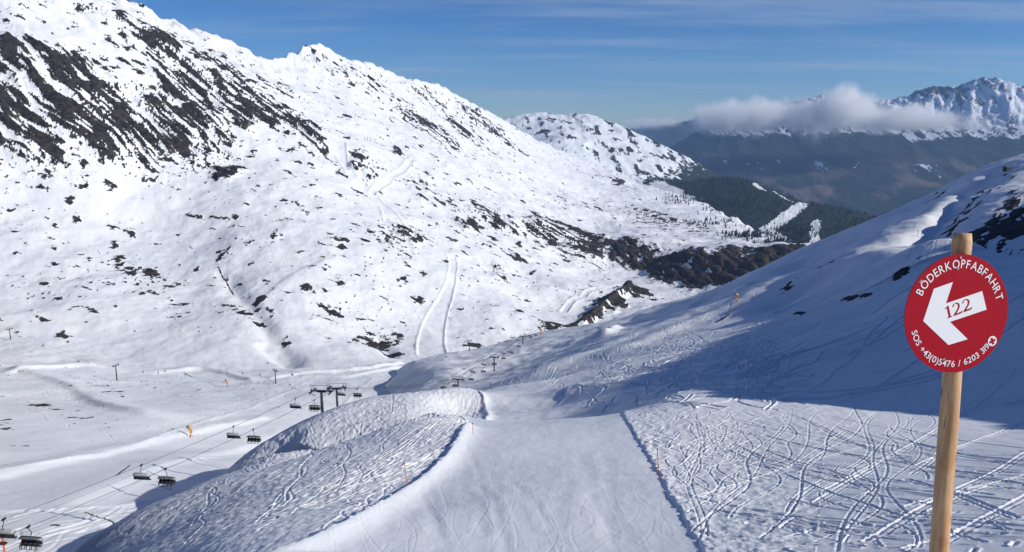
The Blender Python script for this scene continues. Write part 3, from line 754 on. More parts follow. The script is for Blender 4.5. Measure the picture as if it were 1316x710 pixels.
# ------------------------------------------------------------------ valley features: runs, banks, channels
V_RUNS = [  # centre line on the photograph, half width (m) along it
 ([(569,318),(580,330),(583,345),(580,365),(572,385),(562,405),(556,425),(553,445),(556,458)], (9,7,6,7,10,13,15,16,17), 900),
 ([(432,182),(440,205),(455,228),(478,243),(488,258),(497,268),(503,280),(508,290)], (20,14,9,9,9,11,14,20), 900),
 ([(478,243),(494,235),(510,224),(524,215),(532,208)], (7,7,7,7,7), 900),
 ([(-60,668),(40,640),(120,618),(200,598),(260,580),(320,556),(370,530),(410,507),(440,490)], (20,20,20,21,22,22,24,24,24), 200),
 ([(724,400),(735,388),(755,376),(785,369),(800,368)], (7,6,6,6,5), 900),
]
BANKS = [   # line, height (m), half width (m): a crest (or, negative, a cut) along the line
 ([(-40,622),(60,598),(140,578),(220,560),(300,545),(350,536)], 1.3, 7, 200),
 ([(60,660),(150,625),(210,596),(260,583),(320,572),(400,545)], 1.3, 10, 150),
 ([(340,490),(400,482),(470,476),(520,464)], 2.2, 7, 500),
 ([(380,487),(450,488),(520,470),(580,462)], 1.8, 6, 500),
 ([(0,480),(110,466),(200,478),(260,470),(330,492)], 2.5, 9, 400),
 ([(280,345),(300,370),(318,395),(340,425),(365,452),(385,470)], -5., 12, 700),
 ([(330,440),(360,460),(384,474)], -5., 9, 600),
 ([(480,430),(500,452),(505,460)], -5, 10, 700),
 ([(590,300),(620,318),(650,330),(700,360),(760,385)], -5, 16, 1000),
 ([(748,422),(770,404),(795,384),(815,374)], 11, 14, 900),
 ([(270,395),(300,330),(360,300),(420,290)], 2.0, 30, 900),
 ([(440,335),(400,345),(360,370),(330,400)], 2., 18, 900),
 ([(0,470),(60,485),(100,500),(160,530),(240,545)], 3.0, 16, 300),
]
CUTS_AND_SHADOWS = [   # thin dark lines: stream banks, net fences and painted shadows of the lift cable
 ([(352,495),(375,500),(396,505),(407,512)], 1.0, 480),
 ([(330,483),(345,489),(352,494)], .8, 480),
 ([(235,476),(248,482),(262,484),(271,485.5)], 1.5, 480),
 ([(150,617),(160,608),(168,600)], .5, 150),
 ([(408,486),(440,482),(465,472),(490,467)], .7, 500),
 ([(110,662),(125,668),(137,671),(150,678)], .55, 120),  # painted shadow of chairs and cable, drawn in rock colour
 ([(195,624),(210,628),(225,633)], .6, 120),  # another painted shadow streak under the lift cable
 ([(280,345),(292,362),(300,378)], 2.0, 700),
]
def valley_features(x, y, r, k, z, rock, groom, tone):
    m = (k == 1) & (r < 2700)
    X, Y = x[m], y[m]; dz = np.zeros_like(X); gr = np.zeros_like(X); tn = tone[m]; rk = rock[m]
    for pts_, hw, rm in V_RUNS:
        L = world_line(pts_, rm, 1, 6)
        if len(L) < 3: continue
        L = smooth_line(L, 2); ok = near_line(X, Y, L, 60)
        D, S, T = line_dist(X[ok], Y[ok], L)
        w = np.interp(T, np.linspace(0, T.max() if len(T) else 1, len(hw)), hw)
        q = D/w
        rdist = np.hypot(X[ok], Y[ok]).mean() if ok.any() else 1000
        e = max(1.2, rdist*.0016)
        gr[ok] = np.maximum(gr[ok], sstep(1.06, .96, q))
        dz[ok] += -1.0*sstep(1.15, .9, q)*rdist/1500 + 1.0*np.exp(-((D-w*1.12)/e)**2)*rdist/1100
        rk[ok] = np.where(q < 1.15, -1, rk[ok])
        line = np.exp(-((D-w)/(e*.55))**2)*(S*1.0 > 0)
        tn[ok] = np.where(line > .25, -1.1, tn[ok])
    for pts_, h, w, rm in BANKS:
        L = world_line(pts_, rm, 1, 6)
        if len(L) < 3: continue
        L = smooth_line(L, 2); ok = near_line(X, Y, L, w*4)
        D, S, T = line_dist(X[ok], Y[ok], L)
        if not len(T): continue
        end = sstep(0, w*2, T)*sstep(0, w*2, T.max()-T)
        # one side steep, the other gentle
        ww = np.where(S > 0, w, w*(.35 if h > 0 else 1.0))
        dz[ok] += h*np.exp(-(D/ww)**2)*end
    for pts_, w, rm in CUTS_AND_SHADOWS:
        L = world_line(pts_, rm, 1, 6)
        if len(L) < 2: continue
        ok = near_line(X, Y, L, 12)
        D, S, T = line_dist(X[ok], Y[ok], L)
        rk[ok] = np.maximum(rk[ok], .5-D/w*(1+.6*noise(T/6, T*0, 4)))  # darkened through the rock mask, cable shadows included
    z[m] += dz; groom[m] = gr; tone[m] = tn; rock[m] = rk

def sheet(Tt, Rr, full=True):
    T, R = np.meshgrid(Tt, Rr, indexing='ij')
    return (T, R)+shape_ground(T, R)
def mesh_from(name, X, Y, Z, quads, masks, mat, label=None):
    used = np.unique(quads); remap = np.full(X.size, -1, np.int32); remap[used] = np.arange(len(used), dtype=np.int32)
    q = remap[quads]
    me = bpy.data.meshes.new(name)
    me.vertices.add(len(used)); co = np.stack([X.ravel()[used], Y.ravel()[used], Z.ravel()[used]], -1).astype(np.float32)
    me.vertices.foreach_set('co', co.ravel())
    me.loops.add(q.size); me.loops.foreach_set('vertex_index', q.ravel().astype(np.int32))
    me.polygons.add(len(q)); me.polygons.foreach_set('loop_start', np.arange(0, q.size, 4, dtype=np.int32))
    me.update(calc_edges=True)
    rock, wood, brown, tone, groom = masks
    c = np.ones((len(used), 4), np.float32); c[:,0] = rock.ravel()[used]; c[:,1] = wood.ravel()[used]; c[:,2] = brown.ravel()[used]
    a = me.attributes.new('mask', 'FLOAT_COLOR', 'POINT'); a.data.foreach_set('color', c.ravel())
    for nm, arr in (('tone', tone), ('groom', groom)):
        a = me.attributes.new(nm, 'FLOAT', 'POINT'); a.data.foreach_set('value', arr.ravel()[used].astype(np.float32))
    me.shade_smooth(); me.materials.append(mat)
    o = bpy.data.objects.new(name, me); C.objects.link(o); o['kind'] = 'structure'
    return o
import time as _time
_t = _time.time()
T, R, X, Y, Z, K, rock, wood, brown, tone, groom = sheet(TA, RA)
print('shaped', _time.time()-_t)
n_front = 1180
valley_features(X, Y, R, K, Z, rock, groom, tone)
gm, ginn = groom_run(X, Y, R, T, K, Z, groom, tone)
add_tracks(TA, RA, Z, K, n_front, groom)
print('tracks', _time.time()-_t)
idx = np.arange(X.size).reshape(X.shape)
def quads(i): return np.stack([i[:-1,:-1], i[:-1,1:], i[1:,1:], i[1:,:-1]], -1).reshape(-1, 4)
QA = quads(idx); kf = K[:-1,:-1].ravel().copy(); gf = (groom[:-1,:-1].ravel() > .5) & (kf == 0)
kf[kf > 1] = 1
M_SNOW = snow_material('slope_snow', .12, 3.0)
M_RUN = snow_material('groomed_snow', .10, 3.0, cord=True)
M_MTN = snow_material('mountain_snow', 3.2, 5.0, bump=.35)
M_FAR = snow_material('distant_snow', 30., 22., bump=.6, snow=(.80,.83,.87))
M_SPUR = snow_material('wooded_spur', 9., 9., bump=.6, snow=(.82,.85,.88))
masks = (rock, wood, brown, tone, groom)
mesh_from('snow_slope', X, Y, Z, QA[(kf == 0) & ~gf], masks, M_SNOW)
mesh_from('ski_run', X, Y, Z, QA[gf], masks, M_RUN)
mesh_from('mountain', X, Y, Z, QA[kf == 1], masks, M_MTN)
HZ = (T, R, Z)                                     # kept for putting things on the finished ground
def ground_z(x, y):
    th = math.atan2(x, y); r = math.hypot(x, y)
    i = int(np.clip(np.searchsorted(TA, th), 1, n_front-1)); j = int(np.clip(np.searchsorted(RA, r), 1, len(RA)-1))
    a = (th-TA[i-1])/(TA[i]-TA[i-1]); b = (r-RA[j-1])/(RA[j]-RA[j-1])
    return float(Z[i-1,j-1]*(1-a)*(1-b)+Z[i,j-1]*a*(1-b)+Z[i-1,j]*(1-a)*b+Z[i,j]*a*b)
_lo = np.searchsorted(RA, 34)
def aim(u, v, rmin=30):
    """finished ground seen at (u, v)"""
    hx, hy, hz = ray(u, v); th = math.atan2(hx, hy); i = int(np.clip(np.searchsorted(TA, th), 1, n_front-1)); a = (th-TA[i-1])/(TA[i]-TA[i-1])
    col = (Z[i-1]*(1-a)+Z[i]*a)/RA - float(hz); ok = (col >= 0) & (RA > rmin)
    if not ok.any(): return None
    r = RA[int(ok.argmax())]; return (float(hx)*r, float(hy)*r, ground_z(float(hx)*r, float(hy)*r))
T2, R2, X2, Y2, Z2, K2, rock2, wood2, brown2, tone2, groom2 = sheet(TB, RB)
K2b = K2.copy(); K2b[(K2 < 2)] = 2
Q2 = quads(np.arange(X2.size).reshape(X2.shape)); k2f = K2b[:-1,:-1].ravel()
m2 = (rock2, wood2, brown2, tone2, groom2)
# the near side of the spur lies inside the first sheet
kfar = K[:-1,:-1].ravel()
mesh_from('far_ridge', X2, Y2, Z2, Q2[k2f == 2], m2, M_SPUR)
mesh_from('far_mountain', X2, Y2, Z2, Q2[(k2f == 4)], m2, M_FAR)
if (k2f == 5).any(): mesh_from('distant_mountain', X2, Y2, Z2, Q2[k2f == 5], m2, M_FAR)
if (k2f == 3).any(): mesh_from('spur_far_side', X2, Y2, Z2, Q2[k2f == 3], m2, M_SPUR)
print('built', _time.time()-_t)

# ------------------------------------------------------------------ camera, sun, sky
cam = bpy.data.cameras.new('camera'); co = bpy.data.objects.new('camera', cam); C.objects.link(co); sc.camera = co
cam.sensor_fit = 'HORIZONTAL'; cam.angle = 2*math.atan(658/1013); cam.clip_end = 80000; cam.clip_start = .1
co.rotation_euler = (math.radians(90)-PITCH, 0, 0)
l = bpy.data.lights.new('sun', 'SUN'); l.energy = SUN_POWER; l.angle = math.radians(.5); l.color = (1, .965, .90); lo = bpy.data.objects.new('sun', l); C.objects.link(lo)
sd = Vector((SUNH[0]*math.cos(SUN_EL), SUNH[1]*math.cos(SUN_EL), math.sin(SUN_EL))); lo.rotation_euler = sd.to_track_quat('Z', 'Y').to_euler()
w = bpy.data.worlds.new('World'); sc.world = w; w.use_nodes = True; t = NT(w)
bg = t.n['Background']; s = t.node('ShaderNodeTexSky'); s.sky_type = 'NISHITA'; s.sun_disc = False
s.sun_elevation = SUN_EL; s.sun_rotation = SUN_AZ; s.altitude = 2500; s.air_density = 1.0; s.dust_density = .0; s.ozone_density = 4.0
# thin high cloud, a layer on the sky dome
g = t.node('ShaderNodeTexCoord').outputs['Generated']
sp_ = t.node('ShaderNodeSeparateXYZ'); t.l.new(g, sp_.inputs[0])
zc = t.math('MAXIMUM', sp_.outputs[2], .02)
cmb = t.node('ShaderNodeCombineXYZ')
t.put(cmb.inputs[0], t.math('MULTIPLY', t.math('DIVIDE', sp_.outputs[0], t.math('ADD', zc, .06)), .30))
t.put(cmb.inputs[1], t.math('MULTIPLY', t.math('DIVIDE', sp_.outputs[1], t.math('ADD', zc, .06)), .95))
rot = t.node('ShaderNodeMapping'); rot.inputs['Rotation'].default_value = (0,0,.10); rot.inputs['Location'].default_value = (3.1,1.7,0); t.l.new(cmb.outputs[0], rot.inputs[0])
n = t.noise(rot.outputs[0], 1.15, 5, .55)
n3 = t.noise(rot.outputs[0], .45, 2, .5)
den = t.math('MULTIPLY', t.ramp(n, .40, .74), t.ramp(n3, .40, .60))
hs = t.node('ShaderNodeHueSaturation'); hs.inputs['Saturation'].default_value = 1.16; hs.inputs['Hue'].default_value = .503; hs.inputs['Value'].default_value = 1.0; t.l.new(s.outputs[0], hs.inputs['Color'])
tn_ = t.node('ShaderNodeMix', data_type='RGBA', blend_type='MULTIPLY'); tn_.inputs[0].default_value = 1; t.l.new(hs.outputs[0], tn_.inputs[6]); tn_.inputs[7].default_value = (.84,.97,1.08,1)
sky = t.mix(t.math('MULTIPLY', den, .55), tn_.outputs[2], (5.5,6.2,7.4))
gm_ = t.node('ShaderNodeGamma'); gm_.inputs[1].default_value = 1.22; t.put(gm_.inputs[0], sky); t.put(bg.inputs[0], gm_.outputs[0]); bg.inputs[1].default_value = SKY_POWER
sc.view_settings.view_transform = 'Standard'; sc.view_settings.look = 'None'; sc.view_settings.gamma = 1; sc.view_settings.exposure = EXPOSURE
sc.cycles.volume_step_rate = 2.0; sc.cycles.volume_max_steps = 128; sc.cycles.max_bounces = 6; sc.cycles.diffuse_bounces = 5; sc.cycles.volume_bounces = 8; sc.cycles.max_bounces = 10

# ------------------------------------------------------------------ air
def box_mesh(name, x0, x1, y0, y1, z0, z1):
    v = [(x, y, z) for x in (x0, x1) for y in (y0, y1) for z in (z0, z1)]
    f = [(0,1,3,2),(4,6,7,5),(0,4,5,1),(2,3,7,6),(0,2,6,4),(1,5,7,3)]
    me = bpy.data.meshes.new(name); me.from_pydata(v, [], f); me.update(); o = bpy.data.objects.new(name, me); C.objects.link(o); return o
hz = box_mesh('haze', -20500, 20500, -20500, 20500, -1420, 900); hz['kind'] = 'stuff'
m, _, _ = new_mat('air'); t = NT(m); v = t.node('ShaderNodeVolumePrincipled'); o = t.node('ShaderNodeOutputMaterial'); t.l.new(v.outputs[0], o.inputs['Volume'])
v.inputs['Color'].default_value = (.36,.60,1,1); v.inputs['Density'].default_value = HAZE; v.inputs['Anisotropy'].default_value = .2
hz.data.materials.append(m)

# ------------------------------------------------------------------ things
class MB:
    """collects shapes, builds one mesh"""
    def __init__(self): self.v = []; self.f = []
    def add(self, vs, fs):
        n = len(self.v); self.v += [tuple(p) for p in vs]; self.f += [tuple(i+n for i in f) for f in fs]; return self
    def box(self, c, s, M=None):
        vs = [Vector((x*s[0]/2, y*s[1]/2, z*s[2]/2)) for x in (-1,1) for y in (-1,1) for z in (-1,1)]
        if M is not None: vs = [M@p for p in vs]
        vs = [p+Vector(c) for p in vs]
        return self.add(vs, [(0,1,3,2),(4,6,7,5),(0,4,5,1),(2,3,7,6),(0,2,6,4),(1,5,7,3)])
    def tube(self, pts, rad, n=8, caps=True):
        P = [Vector(p) for p in pts]; R = rad if isinstance(rad, (list, tuple)) else [rad]*len(P); rings = []; last = None
        for i, p in enumerate(P):
            d = (P[min(i+1, len(P)-1)]-P[max(i-1, 0)]).normalized()
            a = last if last is not None else (Vector((1,0,0)) if abs(d.x) < .8 else Vector((0,1,0)))
            a = (a-d*a.dot(d)).normalized(); b = d.cross(a); last = a
            rings.append([p+(a*math.cos(t)+b*math.sin(t))*R[i] for t in [2*math.pi*k/n for k in range(n)]])
        vs = [q for r in rings for q in r]; fs = []
        for i in range(len(P)-1):
            for k in range(n): fs.append((i*n+k, i*n+(k+1)%n, (i+1)*n+(k+1)%n, (i+1)*n+k))
        if caps: fs += [tuple(range(n))[::-1], tuple((len(P)-1)*n+k for k in range(n))]
        return self.add(vs, fs)
    def disc(self, c, r, n=48, z0=0, z1=.01, M=None, r0=0):
        """flat round plate in the local xy plane between z0 and z1"""
        vs = []
        for z in (z0, z1): vs += [Vector((c[0]+r*math.cos(2*math.pi*k/n), c[1]+r*math.sin(2*math.pi*k/n), z)) for k in range(n)]
        fs = [tuple(range(n))[::-1], tuple(range(n, 2*n))]+[(k, (k+1)%n, n+(k+1)%n, n+k) for k in range(n)]
        return self.add(vs, fs)
    def prism(self, poly, z0, z1):
        n = len(poly); vs = [(x, y, z0) for x, y in poly]+[(x, y, z1) for x, y in poly]
        return self.add(vs, [tuple(range(n))[::-1], tuple(range(n, 2*n))]+[(k, (k+1)%n, n+(k+1)%n, n+k) for k in range(n)])
    def build(self, name, mat, parent=None, smooth=False):
        me = bpy.data.meshes.new(name); me.from_pydata(self.v, [], self.f); me.update()
        if smooth: me.shade_smooth()
        me.materials.append(mat); o = bpy.data.objects.new(name, me); C.objects.link(o); o.parent = parent; return o
def tag(o, label, cat, group=None):
    o['label'] = label; o['category'] = cat
    if group: o['group'] = group
    return o
def thing(name, loc, rz=0, label=None, cat=None, group=None):
    o = bpy.data.objects.new(name, None); o.empty_display_size = .2; C.objects.link(o); o.location = loc; o.rotation_euler = (0, 0, rz)
    if label: tag(o, label, cat, group)
    return o
def copy_tree(o, parent=None):
    c = o.copy(); C.objects.link(c); c.parent = parent
    for ch in list(o.children): copy_tree(ch, c)
    return c

STEEL = simple('dark_steel', (.045,.046,.05), .5, .6, .15)
STEEL2 = simple('galvanised_steel', (.30,.31,.32), .45, .8, .12)
BLACK = simple('black_plastic', (.015,.015,.017), .5)
GREYB = simple('smoked_bubble', (.16,.17,.18), .25, 0, .1)
SKYB = simple('bubble_sky_sheen', (.55,.57,.58), .3, 0, .05)  # pale tone paints the sky's reflection on a raised bubble
PAD = simple('grey_seat_pad', (.09,.095,.10), .8, 0, .2)
ORANGE = simple('orange_paint', (.75,.13,.03), .5, 0, .1)
YELLOW = simple('snow_gun_yellow', (.62,.33,.10), .5, 0, .15)
ROPE = simple('wire_rope', (.035,.035,.038), .6, .5)
WHITE = simple('white_paint', (.80,.81,.82), .5, 0, .02)
RED = simple('sign_red', (.36,.004,.016), .5, 0, .10, 9); RED.node_tree.nodes['Principled BSDF'].inputs['Specular IOR Level'].default_value = .12
TIMBER = simple('hut_timber', (.05,.035,.025), .8, 0, .3)

# ---- the trail sign
def sign():
    top = Vector(pt(1237, 300, 4.22)); low = Vector(pt(1206.5, 706, 4.10))
    d = (top-low).normalized()
    k = 0; p = low.copy()
    while p.z > (-1.72-.56*p.y-.012*abs(p.x)) - .25 and k < 400: p -= d*.02; k += 1
    root = thing('trail_sign', p, 0, 'round red piste sign with white arrow on a peeled wooden post, right foreground', 'sign')
    H = (top-p).length
    # wooden post
    up = d; ax = (Vector((1,0,0))-up*up.x).normalized(); ay = up.cross(ax)
    n = 40; m_ = 90; vs = []; fs = []
    for j in range(m_+1):
        s = H*j/m_
        for i in range(n):
            a = 2*math.pi*i/n
            r = .0425+.0012*math.sin(3*a+s*1.3)+.0008*math.sin(s*9+a*2)
            for (sk, ak, w_) in KNOTS: r += .0016*math.exp(-((s-H+sk)/.025)**2-((a-ak)/.28)**2)
            if j == m_: r *= .90
            if j == m_-1: r *= 1.0
            vs.append(up*s+(ax*math.cos(a)+ay*math.sin(a))*r)
    for j in range(m_):
        for i in range(n): fs.append((j*n+i, j*n+(i+1)%n, (j+1)*n+(i+1)%n, (j+1)*n+i))
    fs.append(tuple(m_*n+i for i in range(n)))
    post = MB().add(vs, fs).build('post', WOOD, root, True)
    # board: local frame, x to the right, y up, z towards the viewer
    phi = math.radians(12)
    # the camera's own right and forward directions only give the yaw of the board
    nx = Vector((math.sin(phi), -math.cos(phi), 0)); nx = (nx-up*nx.dot(up)).normalized()
    xx = up.cross(nx).normalized()
    c = Vector(pt(1232, 404, 4.12))
    M = Matrix((xx, up, nx)).transposed()
    board = MB(); R = .279
    board.disc((0,0), R, 96, -.004, 0); 
    b = board.build('sign_board', RED, root)
    # keep the board in front of the post
    rel = c-p; ctr = up*rel.dot(up); off = rel-ctr
    b.matrix_local = Matrix.Translation(rel)@M.to_4x4()
    side = (rel-up*rel.dot(up)).dot(nx)
    b.matrix_local = Matrix.Translation(rel+nx*(.0500-side))@M.to_4x4()
    q = lambda x, y: ((x-305)/250*R, -(y-352)/288*R)
    arrow = [q(*a) for a in ((272,197),(246,300),(418,244),(447,335),(272,390),(365,478),(273,503),(143,382),(183,228))]
    MB().prism(arrow, .0003, .0012).build('arrow', WHITE, b)
    # letters
    def glyphs(chars, r0, a0, a1, size, inward, name, label, sx=1.0):
        verts, faces = [], []
        infos = []
        for ch in chars:
            cu = bpy.data.curves.new('g', 'FONT'); cu.body = ch; cu.size = size; cu.resolution_u = 3; cu.offset = size*.006
            ob = bpy.data.objects.new('g', cu); C.objects.link(ob); bpy.context.view_layer.update()
            me = ob.to_mesh(); vs = [tuple(v.co) for v in me.vertices]; fc = [tuple(f.vertices) for f in me.polygons]; ob.to_mesh_clear()
            bpy.data.objects.remove(ob); bpy.data.curves.remove(cu)
            if vs: x0 = min(v[0] for v in vs); x1 = max(v[0] for v in vs)
            else: x0, x1 = 0, size*.25
            infos.append((vs, fc, x0, x1))
        gap = size*.10; tot = sum((i[3]-i[2])*sx for i in infos)+gap*(len(infos)-1)
        span = abs(a1-a0)*r0; k = (span-0)/tot if tot else 1
        run = 0
        for vs, fc, x0, x1 in infos:
            w = (x1-x0)*sx; mid = (run+w/2)*k; run += w+gap
            a = a0+(a1-a0)*(mid/(tot*k))
            nn = len(verts)
            for (x, y, z) in vs:
                lx = (x-(x0+x1)/2)*sx*min(k, 1.15); ly = y
                if inward: rr = r0+ly; px = rr*math.cos(a)-(-lx)*math.sin(a)*1; verts.append((rr*math.cos(a)+lx*math.sin(a), rr*math.sin(a)-lx*math.cos(a), .0016))
                else: rr = r0-ly; verts.append((rr*math.cos(a)-lx*math.sin(a), rr*math.sin(a)+lx*math.cos(a), .0016))
            faces += [tuple(i+nn for i in f) for f in fc]
        o = MB().add(verts, faces).build(name, WHITE, b); o['label'] = label
        return o
    R_ = math.radians
    glyphs('BÖDERKOPFABFAHRT', .215, R_(156), R_(15), .057, True, 'lettering', 'arched white word BÖDERKOPFABFAHRT')
    glyphs('SOS +43(0)5476 / 6203 319', .252, R_(198), R_(320), .043, False, 'lettering', 'curved white line SOS +43(0)5476 / 6203 319')
    # number 122 in seriffed figures on the arrow's shaft
    one = [(.30,0),(.30,.06),(.20,.09),(.20,1.0),(.14,1.0),(-.10,.86),(-.08,.80),(.05,.85),(.05,.09),(-.06,.06),(-.06,0)]
    two = []
    def arc(cx, cy, rx, ry, a0, a1, n=12): return [(cx+rx*math.cos(R_(a0+(a1-a0)*i/n)), cy+ry*math.sin(R_(a0+(a1-a0)*i/n))) for i in range(n+1)]
    two = [(-.02,0),(.58,0),(.64,.20),(.59,.20),(.54,.125),(.20,.125)]+arc(.05,.10,.50,.62,15,40,4)[0:0]
    outer = [(.20,.14),(.44,.42),(.53,.60),(.54,.74)]+arc(.28,.73,.26,.27,10,150,9)+[(.02,.74),(.08,.73)]
    inner = arc(.26,.73,.16,.20,140,0,8)+[(.40,.62),(.33,.46),(-.02,.08)]
    two = [(-.02,0),(.58,0),(.64,.20),(.59,.20),(.53,.125)]+outer+inner
    mb = MB(); th = math.radians(17.5); h = .058
    o0 = q(262, 372)
    for k, g in ((0, one), (1, two), (2, two)):
        dx = (0.0, .42, 1.14)[k]
        mb.prism([(o0[0]+((x+dx)*h*1.30)*math.cos(th)-(y*h)*math.sin(th), o0[1]+((x+dx)*h*1.30)*math.sin(th)+(y*h)*math.cos(th)) for x, y in g], .0014, .0019)
    mb.build('number', RED, b)['label'] = 'red figures 122 on the white arrow'
    # round emblem with a cross
    e = q(488, 492); cr = MB(); cr.disc(e, .0245, 28, .0003, .0014); em = cr.build('emblem', WHITE, b)
    cx = MB()
    for a in (25, 115):
        c_, s_ = math.cos(R_(a)), math.sin(R_(a)); L_, w_ = .017, .0062
        if a == 25: cx.prism([(e[0]+x*c_-y*s_, e[1]+x*s_+y*c_) for x, y in ((-L_,-w_),(L_,-w_),(L_,w_),(-L_,w_))], .0015, .0020)
        else:
            for sg in (-1, 1): cx.prism([(e[0]+x*c_-y*s_, e[1]+x*s_+y*c_) for x, y in (((w_+.0001)*sg if sg > 0 else -L_,-w_),(L_*sg if sg > 0 else -w_-.0001,-w_),(L_ if sg > 0 else -w_-.0001,w_),((w_+.0001) if sg > 0 else -L_,w_))], .0015, .0020)
    cx.build('cross', RED, em)
    for (x, y) in ((290,131),(255,572),(300,80)):
        c2 = q(x, y); bo = MB(); bo.disc(c2, .0062, 14, .0020, .0040); bo.build('bolt', STEEL2, b)
    # straps that hold the board to the post
    for hgt in (-.14, .14):
        st = MB(); pc = rel-up*rel.dot(up); cc = up*(rel.dot(up)+hgt)
        pts = [cc+(ax*math.cos(a)+ay*math.sin(a))*.0445 for a in [2*math.pi*i/20 for i in range(21)]]
        st.tube(pts, .003, 5, False).build('strap', STEEL2, root)
KNOTS = [(.10,4.2,1),(.36,5.1,1),(.62,4.6,1),(.80,4.9,1),(1.02,4.4,1),(1.22,5.0,1),(1.5,4.7,1)]
m, _, _ = new_mat('peeled_wood'); t = NT(m); b_ = t.node('ShaderNodeBsdfPrincipled'); o_ = t.node('ShaderNodeOutputMaterial'); t.l.new(b_.outputs[0], o_.inputs[0])
g_ = t.node('ShaderNodeTexCoord').outputs['Object']; mp = t.node('ShaderNodeMapping'); mp.inputs['Scale'].default_value = (34,34,1.6); t.l.new(g_, mp.inputs[0])
f1 = t.noise(mp.outputs[0], 1., 6, .65); mp2 = t.node('ShaderNodeMapping'); mp2.inputs['Scale'].default_value = (9,9,5); t.l.new(g_, mp2.inputs[0]); f2 = t.noise(mp2.outputs[0], 1., 4, .6)
mp3 = t.node('ShaderNodeMapping'); mp3.inputs['Scale'].default_value = (26,26,13); t.l.new(g_, mp3.inputs[0]); vor = t.node('ShaderNodeTexVoronoi'); t.l.new(mp3.outputs[0], vor.inputs[0]); vor.inputs['Scale'].default_value = .42
cl = t.mix(t.ramp(f1, .30, .72), (.40,.21,.09), (.70,.44,.22)); cl = t.mix(t.ramp(f2, .50, .72), cl, (.47,.20,.08)); cl = t.mix(t.ramp(vor.outputs[0], .20, .09), cl, (.13,.035,.015))
mp4 = t.node('ShaderNodeMapping'); mp4.inputs['Scale'].default_value = (40,40,.7); t.l.new(g_, mp4.inputs[0]); f4 = t.noise(mp4.outputs[0], 1., 2, .5)
cl = t.mix(t.ramp(f4, .69, .72), cl, (.09,.05,.03))
t.put(b_.inputs['Base Color'], cl); b_.inputs['Roughness'].default_value = .62
bp_ = t.node('ShaderNodeBump'); bp_.inputs['Strength'].default_value = .5; bp_.inputs['Distance'].default_value = .003; t.put(bp_.inputs['Height'], f1); t.l.new(bp_.outputs[0], b_.inputs['Normal'])
WOOD = m
sign()

# ---- marker poles along the run
def pole(u, v0, v1, label, lean=0, wide=.032, rmin=30):
    a = aim(u, v0, rmin)
    if a is None: return
    r = math.hypot(a[0], a[1]); dist = math.sqrt(r*r+a[2]**2); h = abs(v0-v1)/FPX*dist*1.06
    o = thing('marker_pole', a, 0, label, 'marker pole', 'orange marker poles beside the ski run')
    MB().tube([(0,0,-.3),(lean*h*.5,0,h*.5),(lean*h,0,h)], wide, 8).build('shaft', ORANGE, o, True)
    MB().tube([(lean*h,0,h-.02),(lean*h*1.03,0,h+.09)], wide*1.7, 8).build('cap', BLACK, o, True)
pole(523, 621, 597, 'orange marker pole with dark cap just left of the bright snow bank', -.10)
pole(608, 559, 545, 'orange marker pole in the dark hollow where the run disappears over its brow', -.03)
pole(847, 610, 579, 'thin orange marker pole standing in the tracked snow right of the run', -.10)
pole(621, 526, 513, 'small pinkish orange marker beside the far curve of the run beyond the brow', -.03, .05, 120)

def arrow_post():
    a = aim(8, 724, 60)
    o = thing('direction_marker', a, .2, 'orange post with a small dark arrow board at the bottom left corner', 'marker')
    r = math.hypot(a[0], a[1]); h = 27/FPX*r*1.15
    MB().tube([(0,0,-.3),(0,0,h)], .13, 10).build('post', ORANGE, o, True)
    MB().add([(-.60,-.24,h-.95),(.35,-.24,h-.95),(.72,-.24,h-.68),(.35,-.24,h-.40),(-.60,-.24,h-.40),(-.60,-.20,h-.95),(.35,-.20,h-.95),(.72,-.20,h-.68),(.35,-.20,h-.40),(-.60,-.20,h-.40)],
      [(0,1,2,3,4),(9,8,7,6,5),(0,5,6,1),(1,6,7,2),(2,7,8,3),(3,8,9,4),(4,9,5,0)]).build('arrow_board', simple('arrow_board_red', (.10,.015,.012), .5), o)
arrow_post()

# ---- people
def person_mesh(name, joints, edges, mat, root_i=0):
    me = bpy.data.meshes.new(name); me.from_pydata([j[0] for j in joints], edges, []); ob = bpy.data.objects.new(name, me); C.objects.link(ob)
    sk = ob.modifiers.new('s', 'SKIN'); sk.use_smooth_shade = True
    for i, j in enumerate(joints):
        d = me.skin_vertices[0].data[i]; rr = j[1] if isinstance(j[1], tuple) else (j[1], j[1]); d.radius = rr; d.use_root = (i == root_i)
    ss = ob.modifiers.new('u', 'SUBSURF'); ss.levels = 1; ss.render_levels = 1
    bpy.context.view_layer.update(); dg = bpy.context.evaluated_depsgraph_get(); m2 = bpy.data.meshes.new_from_object(ob.evaluated_get(dg)); m2.name = name
    bpy.data.objects.remove(ob); m2.materials.clear(); m2.materials.append(mat); return m2
def jacket(name, a, b, zs):
    """clothes in two colours split at height zs of the figure"""
    m, _, _ = new_mat(name); t = NT(m); bb = t.node('ShaderNodeBsdfPrincipled'); oo = t.node('ShaderNodeOutputMaterial'); t.l.new(bb.outputs[0], oo.inputs[0])
    s_ = t.node('ShaderNodeSeparateXYZ'); t.l.new(t.node('ShaderNodeTexCoord').outputs['Object'], s_.inputs[0])
    t.put(bb.inputs['Base Color'], t.mix(t.ramp(s_.outputs[2], zs-.01, zs+.01), b, a)); bb.inputs['Roughness'].default_value = .8; return m
